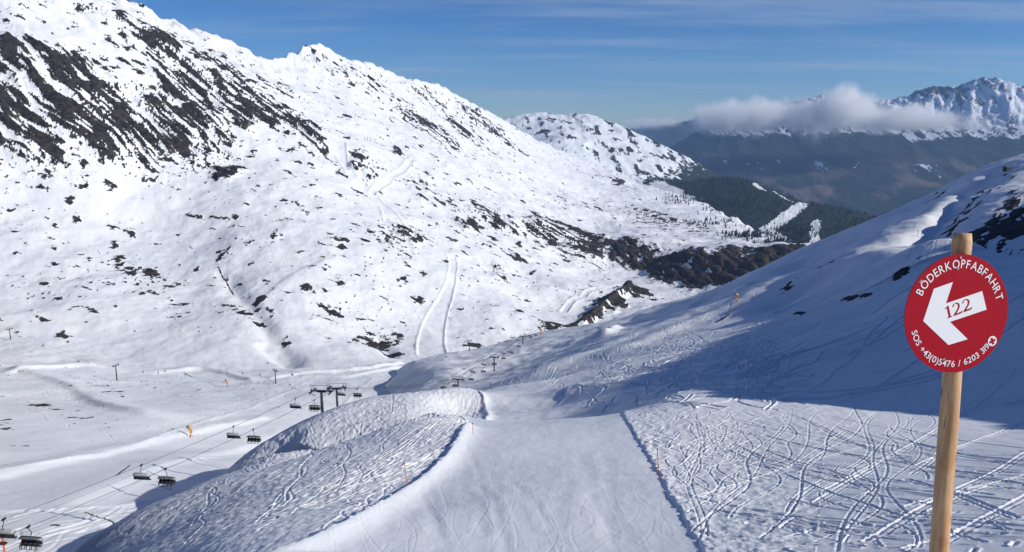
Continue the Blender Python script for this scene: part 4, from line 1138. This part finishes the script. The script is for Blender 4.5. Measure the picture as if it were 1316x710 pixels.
SIT_J = [((0,0,.10),(.15,.12)),((0,-.02,.32),(.15,.11)),((0,-.03,.52),(.18,.11)),((0,-.02,.64),.055),((0,.01,.80),(.11,.12)),
 ((-.10,.10,.06),.09),((-.13,.48,.06),.075),((-.14,.55,-.36),.055),((-.14,.70,-.42),.05),
 ((.10,.10,.06),.09),((.13,.48,.06),.075),((.14,.55,-.36),.055),((.14,.70,-.42),.05),
 ((-.20,0,.50),.065),((-.27,.08,.26),.05),((-.20,.30,.18),.042),((.20,0,.50),.065),((.27,.08,.26),.05),((.20,.30,.18),.042)]
SIT_E = [(0,1),(1,2),(2,3),(3,4),(0,5),(5,6),(6,7),(7,8),(0,9),(9,10),(10,11),(11,12),(2,13),(13,14),(14,15),(2,16),(16,17),(17,18)]
STD_J = [((0,0,.92),(.16,.11)),((0,.02,1.15),(.14,.10)),((0,.06,1.36),(.19,.11)),((0,.08,1.50),.055),((0,.11,1.64),(.10,.11)),
 ((-.11,.02,.80),.09),((-.14,.12,.46),.065),((-.15,.02,.10),.05),((-.15,.16,.05),.05),
 ((.11,.02,.80),.09),((.14,.12,.46),.065),((.15,.02,.10),.05),((.15,.16,.05),.05),
 ((-.23,.06,1.34),.06),((-.34,.10,1.10),.048),((-.30,.32,1.02),.04),((.23,.06,1.34),.06),((.34,.10,1.10),.048),((.30,.32,1.02),.04)]
HAIR = simple('ski_helmet', (.02,.02,.022), .35)
JK = [jacket('dark_ski_wear', (.02,.022,.03), (.012,.012,.014), .2), jacket('blue_ski_wear', (.02,.06,.14), (.012,.012,.014), .2),
      jacket('red_ski_wear', (.30,.03,.025), (.02,.02,.02), .2), jacket('black_ski_wear', (.015,.015,.017), (.02,.02,.03), .2)]
JS = [jacket('skier_dark', (.02,.022,.03), (.012,.012,.014), .95), jacket('skier_red', (.30,.04,.03), (.015,.015,.018), .95), jacket('skier_blue', (.03,.05,.10), (.012,.012,.014), .95)]
SIT = [person_mesh('person', SIT_J, SIT_E, j) for j in JK]; STD = [person_mesh('person', STD_J, SIT_E, j) for j in JS]
def helmet(z, y): return MB().tube([(0,y,z-.06),(0,y,z),(0,y,z+.07),(0,y,z+.12)], [.125,.135,.11,.04], 10)
HM_SIT = helmet(.82, .0).build('helmet', HAIR).data; HM_STD = helmet(1.68, .10).build('helmet', HAIR).data
for o in [o for o in C.objects if o.name.startswith('helmet') and o.parent is None]: bpy.data.objects.remove(o)
def person(mesh, helm, loc, rz, label, group):
    o = bpy.data.objects.new('person', mesh); C.objects.link(o); o.location = loc; o.rotation_euler = (0,0,rz); tag(o, label, 'person', group)
    h = bpy.data.objects.new('helmet', helm); C.objects.link(h); h.parent = o; return o

# ---- chairlift chairs. local: origin at the grip on the rope, x across, y in the direction of travel
def make_chair(w=3.3, bubble='down'):
    root = thing('lift_chair', (0,0,0))
    g = MB(); g.box((0,0,.0), (.22,.60,.20)); g.box((0,.0,.16), (.12,.95,.10)); g.build('grip', STEEL, root)
    MB().tube([(0,0,-.05),(0,-.10,-.45),(0,-.42,-.95),(0,-.42,-1.35),(0,-.20,-1.62)], .055, 8).build('hanger', STEEL, root, True)
    f = MB(); f.tube([(-w/2,-.25,-1.72),(-w*.3,-.22,-1.63),(0,-.2,-1.60),(w*.3,-.22,-1.63),(w/2,-.25,-1.72)], .06, 8)
    for s in (-1, 1):
        f.tube([(s*w/2,-.25,-1.72),(s*w/2,-.38,-2.2),(s*w/2,-.30,-2.85),(s*w/2,.25,-2.92)], .045, 6)
    f.build('frame', STEEL, root, True)
    s_ = MB(); s_.box((0,.02,-2.86), (w-.14,.52,.10)); s_.build('seat', PAD, root)
    b = MB(); M_ = Matrix.Rotation(math.radians(-10), 3, 'X'); b.box((0,-.30,-2.50), (w-.14,.10,.62), M_); b.build('backrest', PAD, root)
    # bubble: curved shell
    n = 9; k = 7; vs = []; fs = []
    for j in range(2):
        off = .0 if j == 0 else -.03
        for a in range(k+1):
            if bubble == 'down': t_ = math.radians(135-85*a/k); cy, cz, rr = -.02, -2.28, .64+off
            else: t_ = math.radians(178-100*a/k); cy, cz, rr = -.10, -2.05, .55+off
            for i in range(n+1):
                x = -w/2+w*i/n; e = 1-.16*abs(2*i/n-1)**4
                vs.append((x, cy+rr*math.cos(t_)*e, cz+rr*math.sin(t_)*e))
    m1 = (k+1)*(n+1)
    for a in range(k):
        for i in range(n):
            q0 = a*(n+1)+i; fs.append((q0, q0+1, q0+n+2, q0+n+1)); fs.append((m1+q0, m1+q0+n+1, m1+q0+n+2, m1+q0+1))
    for i in range(n): fs.append((i, m1+i, m1+i+1, i+1)); q0 = k*(n+1)+i; fs.append((q0, q0+1, m1+q0+1, m1+q0))
    for a in range(k): q0 = a*(n+1); fs.append((q0, q0+n+1, m1+q0+n+1, m1+q0)); q0 += n; fs.append((q0, m1+q0, m1+q0+n+1, q0+n+1))
    MB().add(vs, fs).build('bubble', GREYB if bubble == 'down' else SKYB, root, True)
    r = MB()
    if bubble == 'down': r.tube([(-w/2,.40,-2.42),(w/2,.40,-2.42)], .03, 6); r.tube([(-w*.42,.62,-3.25),(w*.42,.62,-3.25)], .03, 6)
    else: r.tube([(-w/2,.10,-1.90),(w/2,.10,-1.90)], .03, 6)
    r.build('safety_bar', STEEL, root, True)
    return root
CH_FULL = make_chair(3.3, 'down'); CH_EMPTY = make_chair(3.3, 'up')
used_proto = set()
def chair(proto, P, rz, label, group):
    o = proto if id(proto) not in used_proto else copy_tree(proto); used_proto.add(id(proto))
    o.location = P; o.rotation_euler = (0, 0, rz); tag(o, label, 'chairlift chair', group); return o

# ---- near chairlift: ropes in real positions, two metres either side of the line's axis
A2 = Vector(pt(36, 656, 127)); Q2r = Vector(pt(424, 502.5, 236))
dirA = (Q2r-A2); dirA.z = 0; dirA.normalize(); left = Vector((-dirA.y, dirA.x, 0))
azA = math.atan2(-dirA.x, dirA.y)           # rotation that turns +y along the line
GAUGE = 6.0
def along(a, b, t, sag): 
    p = a.lerp(b, t); p.z -= 4*sag*t*(1-t); return p
# right hand rope runs up towards the camera's side, left hand rope down the valley
A0 = A2-(Q2r-A2)*.45; A0.z = A2.z+ (A2.z-Q2r.z)*.40
base1 = Vector(aim(413, 539, 180)); base2 = Vector(aim(432.5, 527, 200))
axis1 = Q2r+left*GAUGE/2
def rope_pt(s, side):
    """point on a rope at s metres (horizontal) beyond A2, side 0 right, 1 left"""
    i = max(k for k in range(len(RP)) if RP[k][0] <= s) if s > RP[0][0] else 0; i = min(i, len(RP)-2)
    s0, p0 = RP[i]; s1, p1 = RP[i+1]; t_ = (s-s0)/(s1-s0); p = p0.lerp(p1, t_); p = p.copy(); p.z -= 4*(.010*(s1-s0))*t_*(1-t_)*min(1, (s1-s0)/150)
    d = (p1-p0); d.z = 0; d.normalize(); l_ = Vector((-d.y, d.x, 0)); return p+l_*(GAUGE*side), math.atan2(-d.x, d.y)
heads = []                                  # right hand rope at each pylon
def on_px(u, v, r): return Vector(pt(u, v, r))
PYL = [(413,539,503,236,1.0,'front one of the twin dark steel pylons, on the edge of the shaded mound'),
       (432.5,527,499.5,272,1.0,'rear one of the twin dark steel pylons, standing just right of the front one'),
       (588.5,503.5,488,430,1.0,'squat dark pylon standing at the foot of the lit bowl beyond the mound'),
       (635,487,459.5,520,1.0,'tall slim dark pylon on the tracked slope in the middle distance'),
       (672,449,432.5,740,1.0,'small dark pylon near the upper edge of the tracked slope beyond the tall slim one'),
       (700,429,420,900,1.0,'last tiny pylon of the line where it leaves over the edge of the slope')]
RP = []
def hpt(u, v, r): return Vector(pt(u, v, r))
heads = [Vector(pt(u, v1, r)) for (u, v0, v1, r, s, l) in PYL]
ax_dir = [None]*len(heads)
# right rope = axis + 3 m to the right of the direction of the line
seq = [A0+left*GAUGE/2]+heads
for i, p in enumerate(seq):
    a_ = seq[max(i-1, 0)]; b__ = seq[min(i+1, len(seq)-1)]; d = b__-a_; d.z = 0; d.normalize(); rr = Vector((d.y, -d.x, 0))
    s = 0 if not RP else RP[-1][0]+math.hypot(*( (p+rr*GAUGE/2-RP[-1][1])[:2]))
    if i == 0: s = -math.hypot(*((A2-A0)[:2]))
    RP.append((s, p+rr*GAUGE/2))
def make_pylon(base, head, az, label, group, h_arm=GAUGE, big=True):
    gz = base.z; H = head.z-gz
    o = thing('lift_pylon', (head.x, head.y, gz), az, label, 'lift pylon', group)
    MB().tube([(0,0,-1),(0,0,0),(0,0,H*.5),(0,0,H-.1)], [.55,.50,.42,.34], 12).build('column', STEEL, o, True)
    MB().tube([(0,0,-.5),(0,0,.35)], [.95,.85], 12).build('foot', STEEL2, o)
    a = MB(); a.box((0,0,H+.10), (h_arm+.9,.42,.40)); a.box((0,0,H-.25), (h_arm*.45,.34,.30)); a.build('crossarm', STEEL, o)
    for s in (-1, 1):
        sb = MB(); sb.box((s*h_arm/2,0,H-.28), (.26,4.2 if big else 2.6,.26))
        for k in range(6 if big else 4):
            yy = (k-(2.5 if big else 1.5))*.62
            for q0 in (0,): sb.tube([(s*h_arm/2-.07,yy,H-.12),(s*h_arm/2+.07,yy,H-.12)], .20, 10)
        sb.build('sheave_train', STEEL, o)
        fr = MB(); x = s*h_arm/2
        fr.tube([(x-.1*s,0,H+.3),(x+.55*s*-1*-1,0,H+1.75)], .07, 6); fr.tube([(x-.9*s,0,H+.3),(x-.35*s,0,H+1.75)], .06, 6)
        fr.tube([(x-.9*s,0,H+.32),(x-.1*s,0,H+.32)], .05, 6); fr.build('gantry_post', STEEL, o)
    MB().tube([(-h_arm/2-.55,0,H+1.75),(h_arm/2+.55,0,H+1.75)], .07, 6).build('gantry_beam', STEEL, o)
    for s in (-1, 1): MB().box((s*(h_arm/2-.75),0,H+.42), (.8,3.0 if big else 1.8,.05)).build('catwalk', STEEL2, o)
    la = MB()
    for k in range(int(H/.9)): la.tube([(.22,-.58,.5+k*.9),(-.22,-.58,.5+k*.9)], .03, 4)
    for q0 in (-.24, .24): la.tube([(q0,-.58,.2),(q0,-.58,H-.2)], .03, 4)
    la.build('ladder', STEEL2, o)
    return o
for i, (u, v0, v1, r, s_, lab) in enumerate(PYL):
    hd = heads[i]; gz = ground_z(hd.x, hd.y)
    _, az = rope_pt(RP[i+1][0]-1, 0)
    make_pylon(Vector((hd.x, hd.y, gz)), hd, az, lab, 'pylons of the near chairlift')
def cable(side, label):
    pts = []
    s0, s1 = RP[0][0], RP[-1][0]
    for k in range(161): p, _ = rope_pt(s0+(s1-s0)*k/160*.9999, side); pts.append(p)
    tag(MB().tube(pts, [max(.035, .00022*math.hypot(p.x, p.y)) for p in pts], 6).build('lift_cable', ROPE, None, True), label, 'cable', 'ropes of the near chairlift')
cable(0, 'right hand steel rope of the near chairlift, carrying the loaded chairs')
cable(1, 'left hand steel rope of the near chairlift, carrying the empty chairs')
def s_for_u(u, side):
    best = None
    for k in range(2400):
        s = RP[0][0]+(RP[-1][0]-RP[0][0])*k/2400; p, _ = rope_pt(s, side)
        D = p.y*cp - p.z*sp
        if D < 5: continue
        uu = CX+FPX*p.x/D
        if best is None or abs(uu-u) < best[0]: best = (abs(uu-u), s)
    return best[1]
FULLC = [(36,'chair with smoked bubble carrying riders in dark and red, nearest the bottom left corner',4,(0,3,1,2)),
 (213,'chair with bubble and a row of dark riders, second loaded chair from the left',4,(0,3,0,3)),
 (325,'chair with closed bubble and dark riders, third loaded chair from the left, by the mound',4,(3,0,3,0)),
 (403.5,'loaded chair hanging just left of the near twin pylons',3,(0,0,3)),
 (459,'loaded chair hanging right of the twin pylons over the rim of the mound',3,(3,0,0)),
 (570,'dark chair half hidden by snow left of the squat pylon',0,()),(585,'dark chair at the foot of the squat pylon',0,()),(605,'dark chair just right of the squat pylon',0,()),
 (621,'dark chair between the squat pylon and the tall slim pylon',0,()),(635,'dark chair in line with the shaft of the tall slim pylon',0,()),(647,'dark chair next right of the tall slim pylon',0,()),
 (657.5,'dark chair midway between the tall slim pylon and the next small one',0,()),(667,'dark chair just below the small pylon near the slope edge',0,()),(682,'dark chair just beyond the small pylon near the slope edge',0,()),(689,'dark chair at the slope edge beside the last pylon',0,())]
EMPC = [(5,'empty chair with its pale bubble raised, cut by the left edge of the view'),(182,'empty chair with raised pale bubble, left of the second loaded chair'),
 (300,'empty chair with raised pale bubble, left of the third loaded chair'),(380,'empty chair with raised bubble left of the twin pylons'),(438.5,'empty chair with raised bubble seen between the twin pylons and the mound rim'),
 (607.5,'tiny empty chair left of the tall slim pylon, lower one'),(622,'tiny empty chair left of the tall slim pylon, upper one'),(647,'tiny empty chair above the dark one right of the tall slim pylon'),(666,'tiny empty chair left of the small pylon head'),(680.5,'tiny empty chair right of the small pylon head')]
NUMW = ['leftmost', 'second from left', 'third from left', 'rightmost']
CHN = ['on the chair nearest the bottom left corner','on the second loaded chair','on the third loaded chair','on the chair left of the twin pylons','on the chair right of the twin pylons']
for i, (u, lab, nr, cols) in enumerate(FULLC):
    s = s_for_u(u, 0); p, az = rope_pt(s, 0)
    # travelling towards the camera: turned round
    chair(CH_FULL, p, az+math.pi, lab, 'chairs of the near chairlift')
    for k in range(nr):
        xx = (-1.2+.8*k) if nr == 4 else (-1+.9*k)
        q0 = p+Matrix.Rotation(az+math.pi, 3, 'Z')@Vector((xx, -.02, -2.83))
        word = ['dark','blue','red','black'][cols[k]]
        pos = (['rightmost','third from left','second from left','leftmost'] if nr == 4 else ['rightmost','middle','leftmost'])[k]
        person(SIT[cols[k]], HM_SIT, q0, az+math.pi, f'{word} dressed rider {pos} {CHN[i]}', 'riders on the chairlift')
for u, lab in EMPC:
    s = s_for_u(u, 1); p, az = rope_pt(s, 1); chair(CH_EMPTY, p, az, lab, 'chairs of the near chairlift')

# ---- far chairlift across the valley
FARP = [(12,437,423,'small pylon of the far lift at the left edge of the view'),(148.5,489.5,470,'dark T shaped pylon of the far lift on the left valley floor'),(353.5,493.5,476.5,'dark T shaped pylon of the far lift left of the twin pylons')]
FG = 5.4; fh = []
for u, v0, v1, lab in FARP:
    a = aim(u, v0, 450); r = math.hypot(a[0], a[1]); top = Vector(pt(u, v1, r)); fh.append(top)
fh = [fh[0]+(fh[0]-fh[1])*.3]+fh+[Vector(pt(520, 470, 900))]
for i, (u, v0, v1, lab) in enumerate(FARP):
    a_, b__ = fh[i], fh[i+2]; d = b__-a_; az = math.atan2(-d.x, d.y); hd = fh[i+1]
    make_pylon(Vector((hd.x, hd.y, ground_z(hd.x, hd.y))), hd, az, lab, 'pylons of the far chairlift', FG, False)
def fpt(t_, side):
    i = min(int(t_), len(fh)-2); f = t_-i; p = fh[i].lerp(fh[i+1], f).copy(); L = (fh[i+1]-fh[i]).length; p.z -= 4*.022*L*f*(1-f)
    d = fh[i+1]-fh[i]; d.z = 0; d.normalize(); n_ = Vector((-d.y, d.x, 0)); return p+n_*(FG/2*(1 if side else -1)), math.atan2(-d.x, d.y)
for side, lab in ((0, 'nearer thin rope of the far chairlift'), (1, 'farther thin rope of the far chairlift')):
    tag(MB().tube([fpt(k/80*(len(fh)-1)*.9999, side)[0] for k in range(81)], .045, 5).build('lift_cable', ROPE), lab, 'cable', 'ropes of the far chairlift')
CH_SMALL = make_chair(2.3, 'down')
def t_for_u(u, side):
    best = (1e9, 0)
    for k in range(1500):
        t_ = k/1500*(len(fh)-1); p, _ = fpt(t_, side); D = p.y*cp-p.z*sp
        if D > 50 and abs(CX+FPX*p.x/D-u) < best[0]: best = (abs(CX+FPX*p.x/D-u), t_)
    return best[1]
FC = [(55,1,'far chair between the left edge and the T pylon on the valley floor'),(100,0,'far chair a little left of the T pylon on the valley floor'),
 (183.5,0,'first far chair right of the T pylon on the valley floor'),(203,0,'second far chair right of the T pylon on the valley floor'),(212,1,'pale far chair above the second dark one'),
 (238,0,'far chair by the long dark rock streak'),(292,1,'far chair above the upper snow gun'),(312,1,'far chair left of the second T pylon, upper rope'),(334,0,'far chair just left of the second T pylon'),
 (375,0,'far chair just right of the second T pylon'),(405,0,'far chair above the near twin pylons, left'),(440,0,'far chair above the near twin pylons, right'),(472,0,'far chair right of the twin pylons on the valley floor'),(506,0,'last far chair before the lit bowl')]
for u, side, lab in FC:
    p, az = fpt(t_for_u(u, side), side); chair(CH_SMALL, p, az+(0 if side else math.pi), lab, 'chairs of the far chairlift')

# ---- separate small lift beyond the slope edge
for u, vb, vt, r, lab in ((603,452,438.5,790,'lone small T pylon on the skyline of the tracked slope'),(658.5,440,434,900,'head of a small pylon just showing over the slope edge'),
    (573,215,209,2300,'tiny pylon of the high drag lift nearest the bend of the upper run'),(644.5,236,228,2900,'tiny pylon of the high drag lift on the plateau, middle one'),(720.5,254,246,3300,'tiny pylon of the high drag lift on the plateau, rightmost')):
    a = aim(u, vb, r-500 if r > 1000 else r-60) or pt(u, vb, r); rr = math.hypot(a[0], a[1]); top = Vector(pt(u, vt, rr)); gz = ground_z(top.x, top.y)
    if r < 1000: top = Vector(pt(u, vt, max(rr, r-20))); gz = min(ground_z(top.x, top.y), top.z-6)
    make_pylon(Vector((top.x, top.y, gz)), top, .3, lab, 'lone pylons', 4.8 if r < 1000 else 7, False)

# ---- snow guns
def snow_gun():
    o = thing('snow_gun', (0,0,0))
    MB().tube([(0,0,-.4),(0,0,1.6),(0,0,2.6)], [.24,.20,.16], 10).build('stand', YELLOW, o, True)
    g = MB(); M_ = Matrix.Rotation(math.radians(-62), 3, 'X')
    pts = [M_@Vector(p) for p in ((0,0,-.8),(0,0,-.5),(0,0,.5),(0,0,1.0))]; pts = [p+Vector((0,0,3.1)) for p in pts]
    g.tube(pts, [.40,.62,.60,.48], 16).build('fan_barrel', YELLOW, o, True)
    r_ = MB(); r_.tube([pts[3], pts[3]+(pts[3]-pts[2]).normalized()*.14], [.55,.55], 16).build('nozzle_ring', BLACK, o)
    b = MB(); b.box((.45,0,1.7), (.4,.5,.8)); b.build('control_box', simple('control_box_paint', (.5,.2,.08), .5), o)
    MB().tube([(-.7,-.6,0),(0,0,1.0),(.7,-.6,0)], .08, 6).build('brace', STEEL, o); return o
SG = snow_gun(); first = True
for u, v, k, lab in ((245,562.5,1.45,'orange snow gun on the bank above the wide valley run'),(292,497,1.5,'smaller orange snow gun near the far lift line'),(946,389,1.25,'snow gun on the lit shoulder of the far right slope'),(695,431,1.9,'orange snow gun at the slope edge by the dark rocks')):
    a = aim(u, v, 200)
    if a is None: continue
    o = SG if first else copy_tree(SG); first = False; o.location = a; o.scale = (k,)*3; o.rotation_euler = (0,0,1.2); tag(o, lab, 'snow gun', 'snow guns beside the runs')

# ---- skiers
SK = [(365,506,0,'skier on the valley run right of the second T pylon, upper of two'),(367.5,511,0,'skier on the valley run right of the second T pylon, lower of two'),(358.5,526,0,'skier in dark clothes alone on the wide valley run'),
 (315,496,1,'skier in red beside the upper snow gun'),(351,495,1,'skier in red at the foot of the second T pylon'),(339.5,493,0,'skier in dark clothes left of the second T pylon'),(199,492,0,'tiny skier below the far chairs left of the rock streak'),
 (630,497,2,'skier crossing below the tall slim pylon'),(966.5,384,0,'skier right of the snow gun on the right shoulder, left of two'),(971.5,381.5,2,'skier right of the snow gun on the right shoulder, right of two'),
 (812,412.5,0,'skier standing on the snowy shelf by the dark gully'),(872,386,0,'tiny skier on the skyline of the shaded bank'),(427,488,0,'skier dot behind the twin pylons'),(577,464,1,'tiny skier on the smooth slope above the bowl')]
for u, v, j, lab in SK:
    a = aim(u, v, 250)
    if a is None: continue
    o = person(STD[j], HM_STD, a, random.uniform(0, 6.28), lab, 'skiers far off on the slopes'); r = math.hypot(a[0], a[1])

# ---- small hut and posts high on the right
a = aim(1293, 221, 500)
if a:
    h_ = thing('mountain_hut', a, .5, 'tiny dark timber hut on the snowy ridge at the right edge', 'hut')
    MB().box((0,0,.9), (3.6,3,2.4)).build('wall', TIMBER, h_)
    MB().add([(-2.1,-1.9,2.1),(2.1,-1.9,2.1),(2.1,1.9,2.1),(-2.1,1.9,2.1),(-2.1,0,3.3),(2.1,0,3.3)], [(0,1,5,4),(2,3,4,5),(0,4,3),(1,2,5),(0,3,2,1)]).build('roof', simple('hut_roof', (.04,.04,.042), .7), h_)
    MB().box((.4,-1.53,.7), (.9,.06,1.8)).build('door', BLACK, h_)
for u, lab in ((1179,'thin post on the shaded shelf left of the sign top, left one'),(1184,'thin post on the shaded shelf left of the sign top, right one')):
    a = aim(u, 306, 300)
    if a: 
        o = thing('snow_post', a, 0, lab, 'post', 'posts on the shaded shelf'); MB().tube([(0,0,-.3),(0,0,3.6)], .10, 6).build('shaft', STEEL, o); MB().box((0,0,3.3), (.5,.1,.4)).build('plate', STEEL, o)
# top station of the old lift
a = aim(446, 179, 900)
if a:
    st = thing('lift_station', a, .4, 'small dark lift station under the rocks at the top of the upper run', 'lift station')
    MB().box((0,0,1.6), (15,6,3.6)).build('wall', TIMBER, st); MB().box((0,0,3.9), (17,8,.6)).build('roof', STEEL, st); MB().box((2,-3.05,1.1), (3,.1,2.2)).build('door', BLACK, st)
for i, u in enumerate((469,472.5,476)):
    a = aim(u, 182, 900)
    if a:
        o = thing('lift_mast', a, 0, ('leftmost','middle','rightmost')[i]+' of three thin masts beside the small lift station', 'mast', 'masts beside the lift station')
        MB().tube([(0,0,-.5),(0,0,9)], .35, 6).build('shaft', STEEL, o); MB().box((0,0,9), (3,.3,.3)).build('crossarm', STEEL, o)

# ---- conifers
def conifer_shape(h, r, n=7, tiers=5, seed=0):
    rs = random.Random(seed); vs = []; fs = []
    for k in range(tiers):
        z0 = h*(.12+.80*k/tiers); z1 = h*(.12+.80*(k+1.55)/tiers); z1 = min(z1, h); rr = r*(1-k/tiers)**.85
        b = len(vs); vs.append((0,0,z1))
        for i in range(n*2):
            a = math.pi*i/n+rs.uniform(-.1,.1); q = rr*(1 if i % 2 == 0 else .62)*rs.uniform(.8,1.15); vs.append((q*math.cos(a), q*math.sin(a), z0-(.05*h if i % 2 == 0 else 0)+rs.uniform(-.02,.02)*h))
        for i in range(n*2): fs.append((b, b+1+i, b+1+(i+1)%(n*2)))
    return vs, fs
NEEDLE = simple('conifer_needles', (.016,.026,.022), .9, 0, .35, .8)
BARK = simple('conifer_bark', (.05,.035,.025), .9)
TREES = [(774,399,'taller conifer on the rim of the dark gully'),(769.5,404,'conifer just below the taller one on the gully rim'),(784,396,'conifer right of the taller one on the gully rim'),(763,408,'small conifer half way down the gully rim'),
 (757,412,'low conifer near the bottom of the gully rim'),(752,414,'lowest conifer at the left end of the dark gully'),(779,393,'slim conifer at the top of the gully rim'),(790,388,'conifer by the rocks at the gully head')]
proto = []
for s in range(3):
    o = thing('conifer', (0,0,0)); vs, fs = conifer_shape(7.5, 2.0, 7, 6, s); MB().add(vs, fs).build('crown', NEEDLE, o); MB().tube([(0,0,-.6),(0,0,2)], [.2,.16], 6).build('trunk', BARK, o); proto.append(o)
for i, (u, v, lab) in enumerate(TREES):
    a = aim(u, v, 950)
    if a is None: a = (0, 1300, -300)
    o = proto[i] if i < 3 else copy_tree(proto[i%3]); o.location = a; k = random.uniform(.7,1.25); o.scale = (k,k,k*1.1); o.rotation_euler = (0,0,random.uniform(0,6)); tag(o, lab, 'conifer', 'conifers on the gully rim')
# the wood on the spur: nobody could count it
def forest():
    vs, fs = [], []; rs = np.random.default_rng(3)
    shapes = [conifer_shape(1, .22, 4, 3, s) for s in range(4)]
    cnt = 0
    # scatter over the sheet cells that carry wood
    Wd = np.where((K == 3) | (K == 2), wood, -1); Tt = T
    i, j = np.where((Wd > .05) & (np.abs(T) < .62) & (R > 2500)); area = R[i, j]**2*(TA[1]-TA[0])*.006; p = np.clip(Wd[i, j], .05, 1)*area; p = p/p.sum()
    pick = rs.choice(len(i), size=min(7500, len(i)), p=p, replace=False)
    P = [(X[i[k], j[k]]+rs.uniform(-6,6), Y[i[k], j[k]]+rs.uniform(-6,6), Z[i[k], j[k]]) for k in pick]
    # sparse trees between the runs of the plateau's end
    for (u, v, su, sv, n_) in ((915,287,30,5,50),(965,303,34,4,170),(1010,313,26,4,170),(870,258,20,5,60),(1030,300,16,8,120),(1010,296,20,8,60),(935,262,40,14,150)):
        for _ in range(n_):
            a = aim(u+rs.normal()*su*.6, v+rs.normal()*sv*.6, 1900)
            if a and math.hypot(a[0], a[1]) < 4300: P.append(a)
    for x, y, z in P:
        h = rs.uniform(8, 17); sv, sf = shapes[rs.integers(4)]; b = len(vs); a = rs.uniform(0, 6.28); ca, sa = math.cos(a), math.sin(a)
        vs += [((p[0]*ca-p[1]*sa)*h*1.15+x, (p[0]*sa+p[1]*ca)*h*1.15+y, p[2]*h+z-1) for p in sv]; fs += [tuple(q+b for q in f) for f in sf]
    o = MB().add(vs, fs).build('conifer_forest', NEEDLE); o['kind'] = 'stuff'; o['label'] = 'far off dark conifer wood covering the spur above the valley'; o['category'] = 'forest'
forest()

# ---- clouds hanging on the far range
def cloud(u, v, r, wu, hv, depth, dens, seed, label, puffs):
    c = Vector(pt(u, v, r)); W = wu/FPX*r/2; H = hv/FPX*r/2
    ca = math.atan2(c.x, c.y)
    bm = bmesh.new(); bmesh.ops.create_icosphere(bm, subdivisions=3, radius=1)
    for q in bm.verts: q.co = Vector((q.co.x*W*1.25, q.co.y*depth*1.25, q.co.z*H*1.5))
    me = bpy.data.meshes.new('cloud'); bm.to_mesh(me); bm.free()
    o = bpy.data.objects.new('cloud', me); C.objects.link(o); o.location = c; o.rotation_euler = (0,0,-ca); tag(o, label, 'cloud', 'clouds on the far range')
    m, _, _ = new_mat('cloud_vapour'); t = NT(m); vv = t.node('ShaderNodeVolumePrincipled'); oo = t.node('ShaderNodeOutputMaterial'); t.l.new(vv.outputs[0], oo.inputs['Volume'])
    P = t.node('ShaderNodeTexCoord').outputs['Object']
    n1 = t.noise(P, 1/(H*.95), 8, .66); 
    warp = t.node('ShaderNodeTexNoise'); t.l.new(P, warp.inputs['Vector']); warp.inputs['Scale'].default_value = 1/(H*2.2); warp.inputs['Detail'].default_value = 3
    total = None
    for (px, pz, pw, ph) in puffs:
        mp = t.node('ShaderNodeMapping'); mp.inputs['Location'].default_value = (-px*W/(pw*W), 0, -pz*H/(ph*H)); mp.inputs['Scale'].default_value = (1/(pw*W), 1/(depth*.8), 1/(ph*H)); t.l.new(P, mp.inputs[0])
        ln = t.node('ShaderNodeVectorMath', operation='LENGTH'); t.l.new(mp.outputs[0], ln.inputs[0])
        g = t.math('SUBTRACT', 1., ln.outputs['Value'])
        total = g if total is None else t.math('MAXIMUM', total, g)
    f = t.math('ADD', total, t.math('MULTIPLY', t.math('SUBTRACT', n1, .52), 2.3))
    t.put(vv.inputs['Density'], t.math('MULTIPLY', t.ramp(f, .10, .75), dens)); vv.inputs['Color'].default_value = (1,1,1,1); vv.inputs['Anisotropy'].default_value = .0
    me.materials.append(m); return o
cloud(1062, 150, 11300, 330, 62, 600, .022, 1, 'long grey white cloud bank lying across the far mountain, with one tall puff', [(-.50,-.02,.62,.85),(-.05,.05,.50,.95),(.12,.55,.22,.85),(.45,-.12,.62,.62),(-.75,-.2,.35,.6)])
cloud(828, 160, 15500, 110, 22, 700, .0035, 2, 'thin pale cloud wisp over the gap left of the far mountain', [(0,0,.8,.9),(.5,.2,.4,.6)])
cloud(741, 160, 5000, 34, 30, 130, .007, 3, 'faint wisp of cloud brushing the top of the distant ridge', [(0,0,.6,.8),(-.3,-.2,.5,.6)])
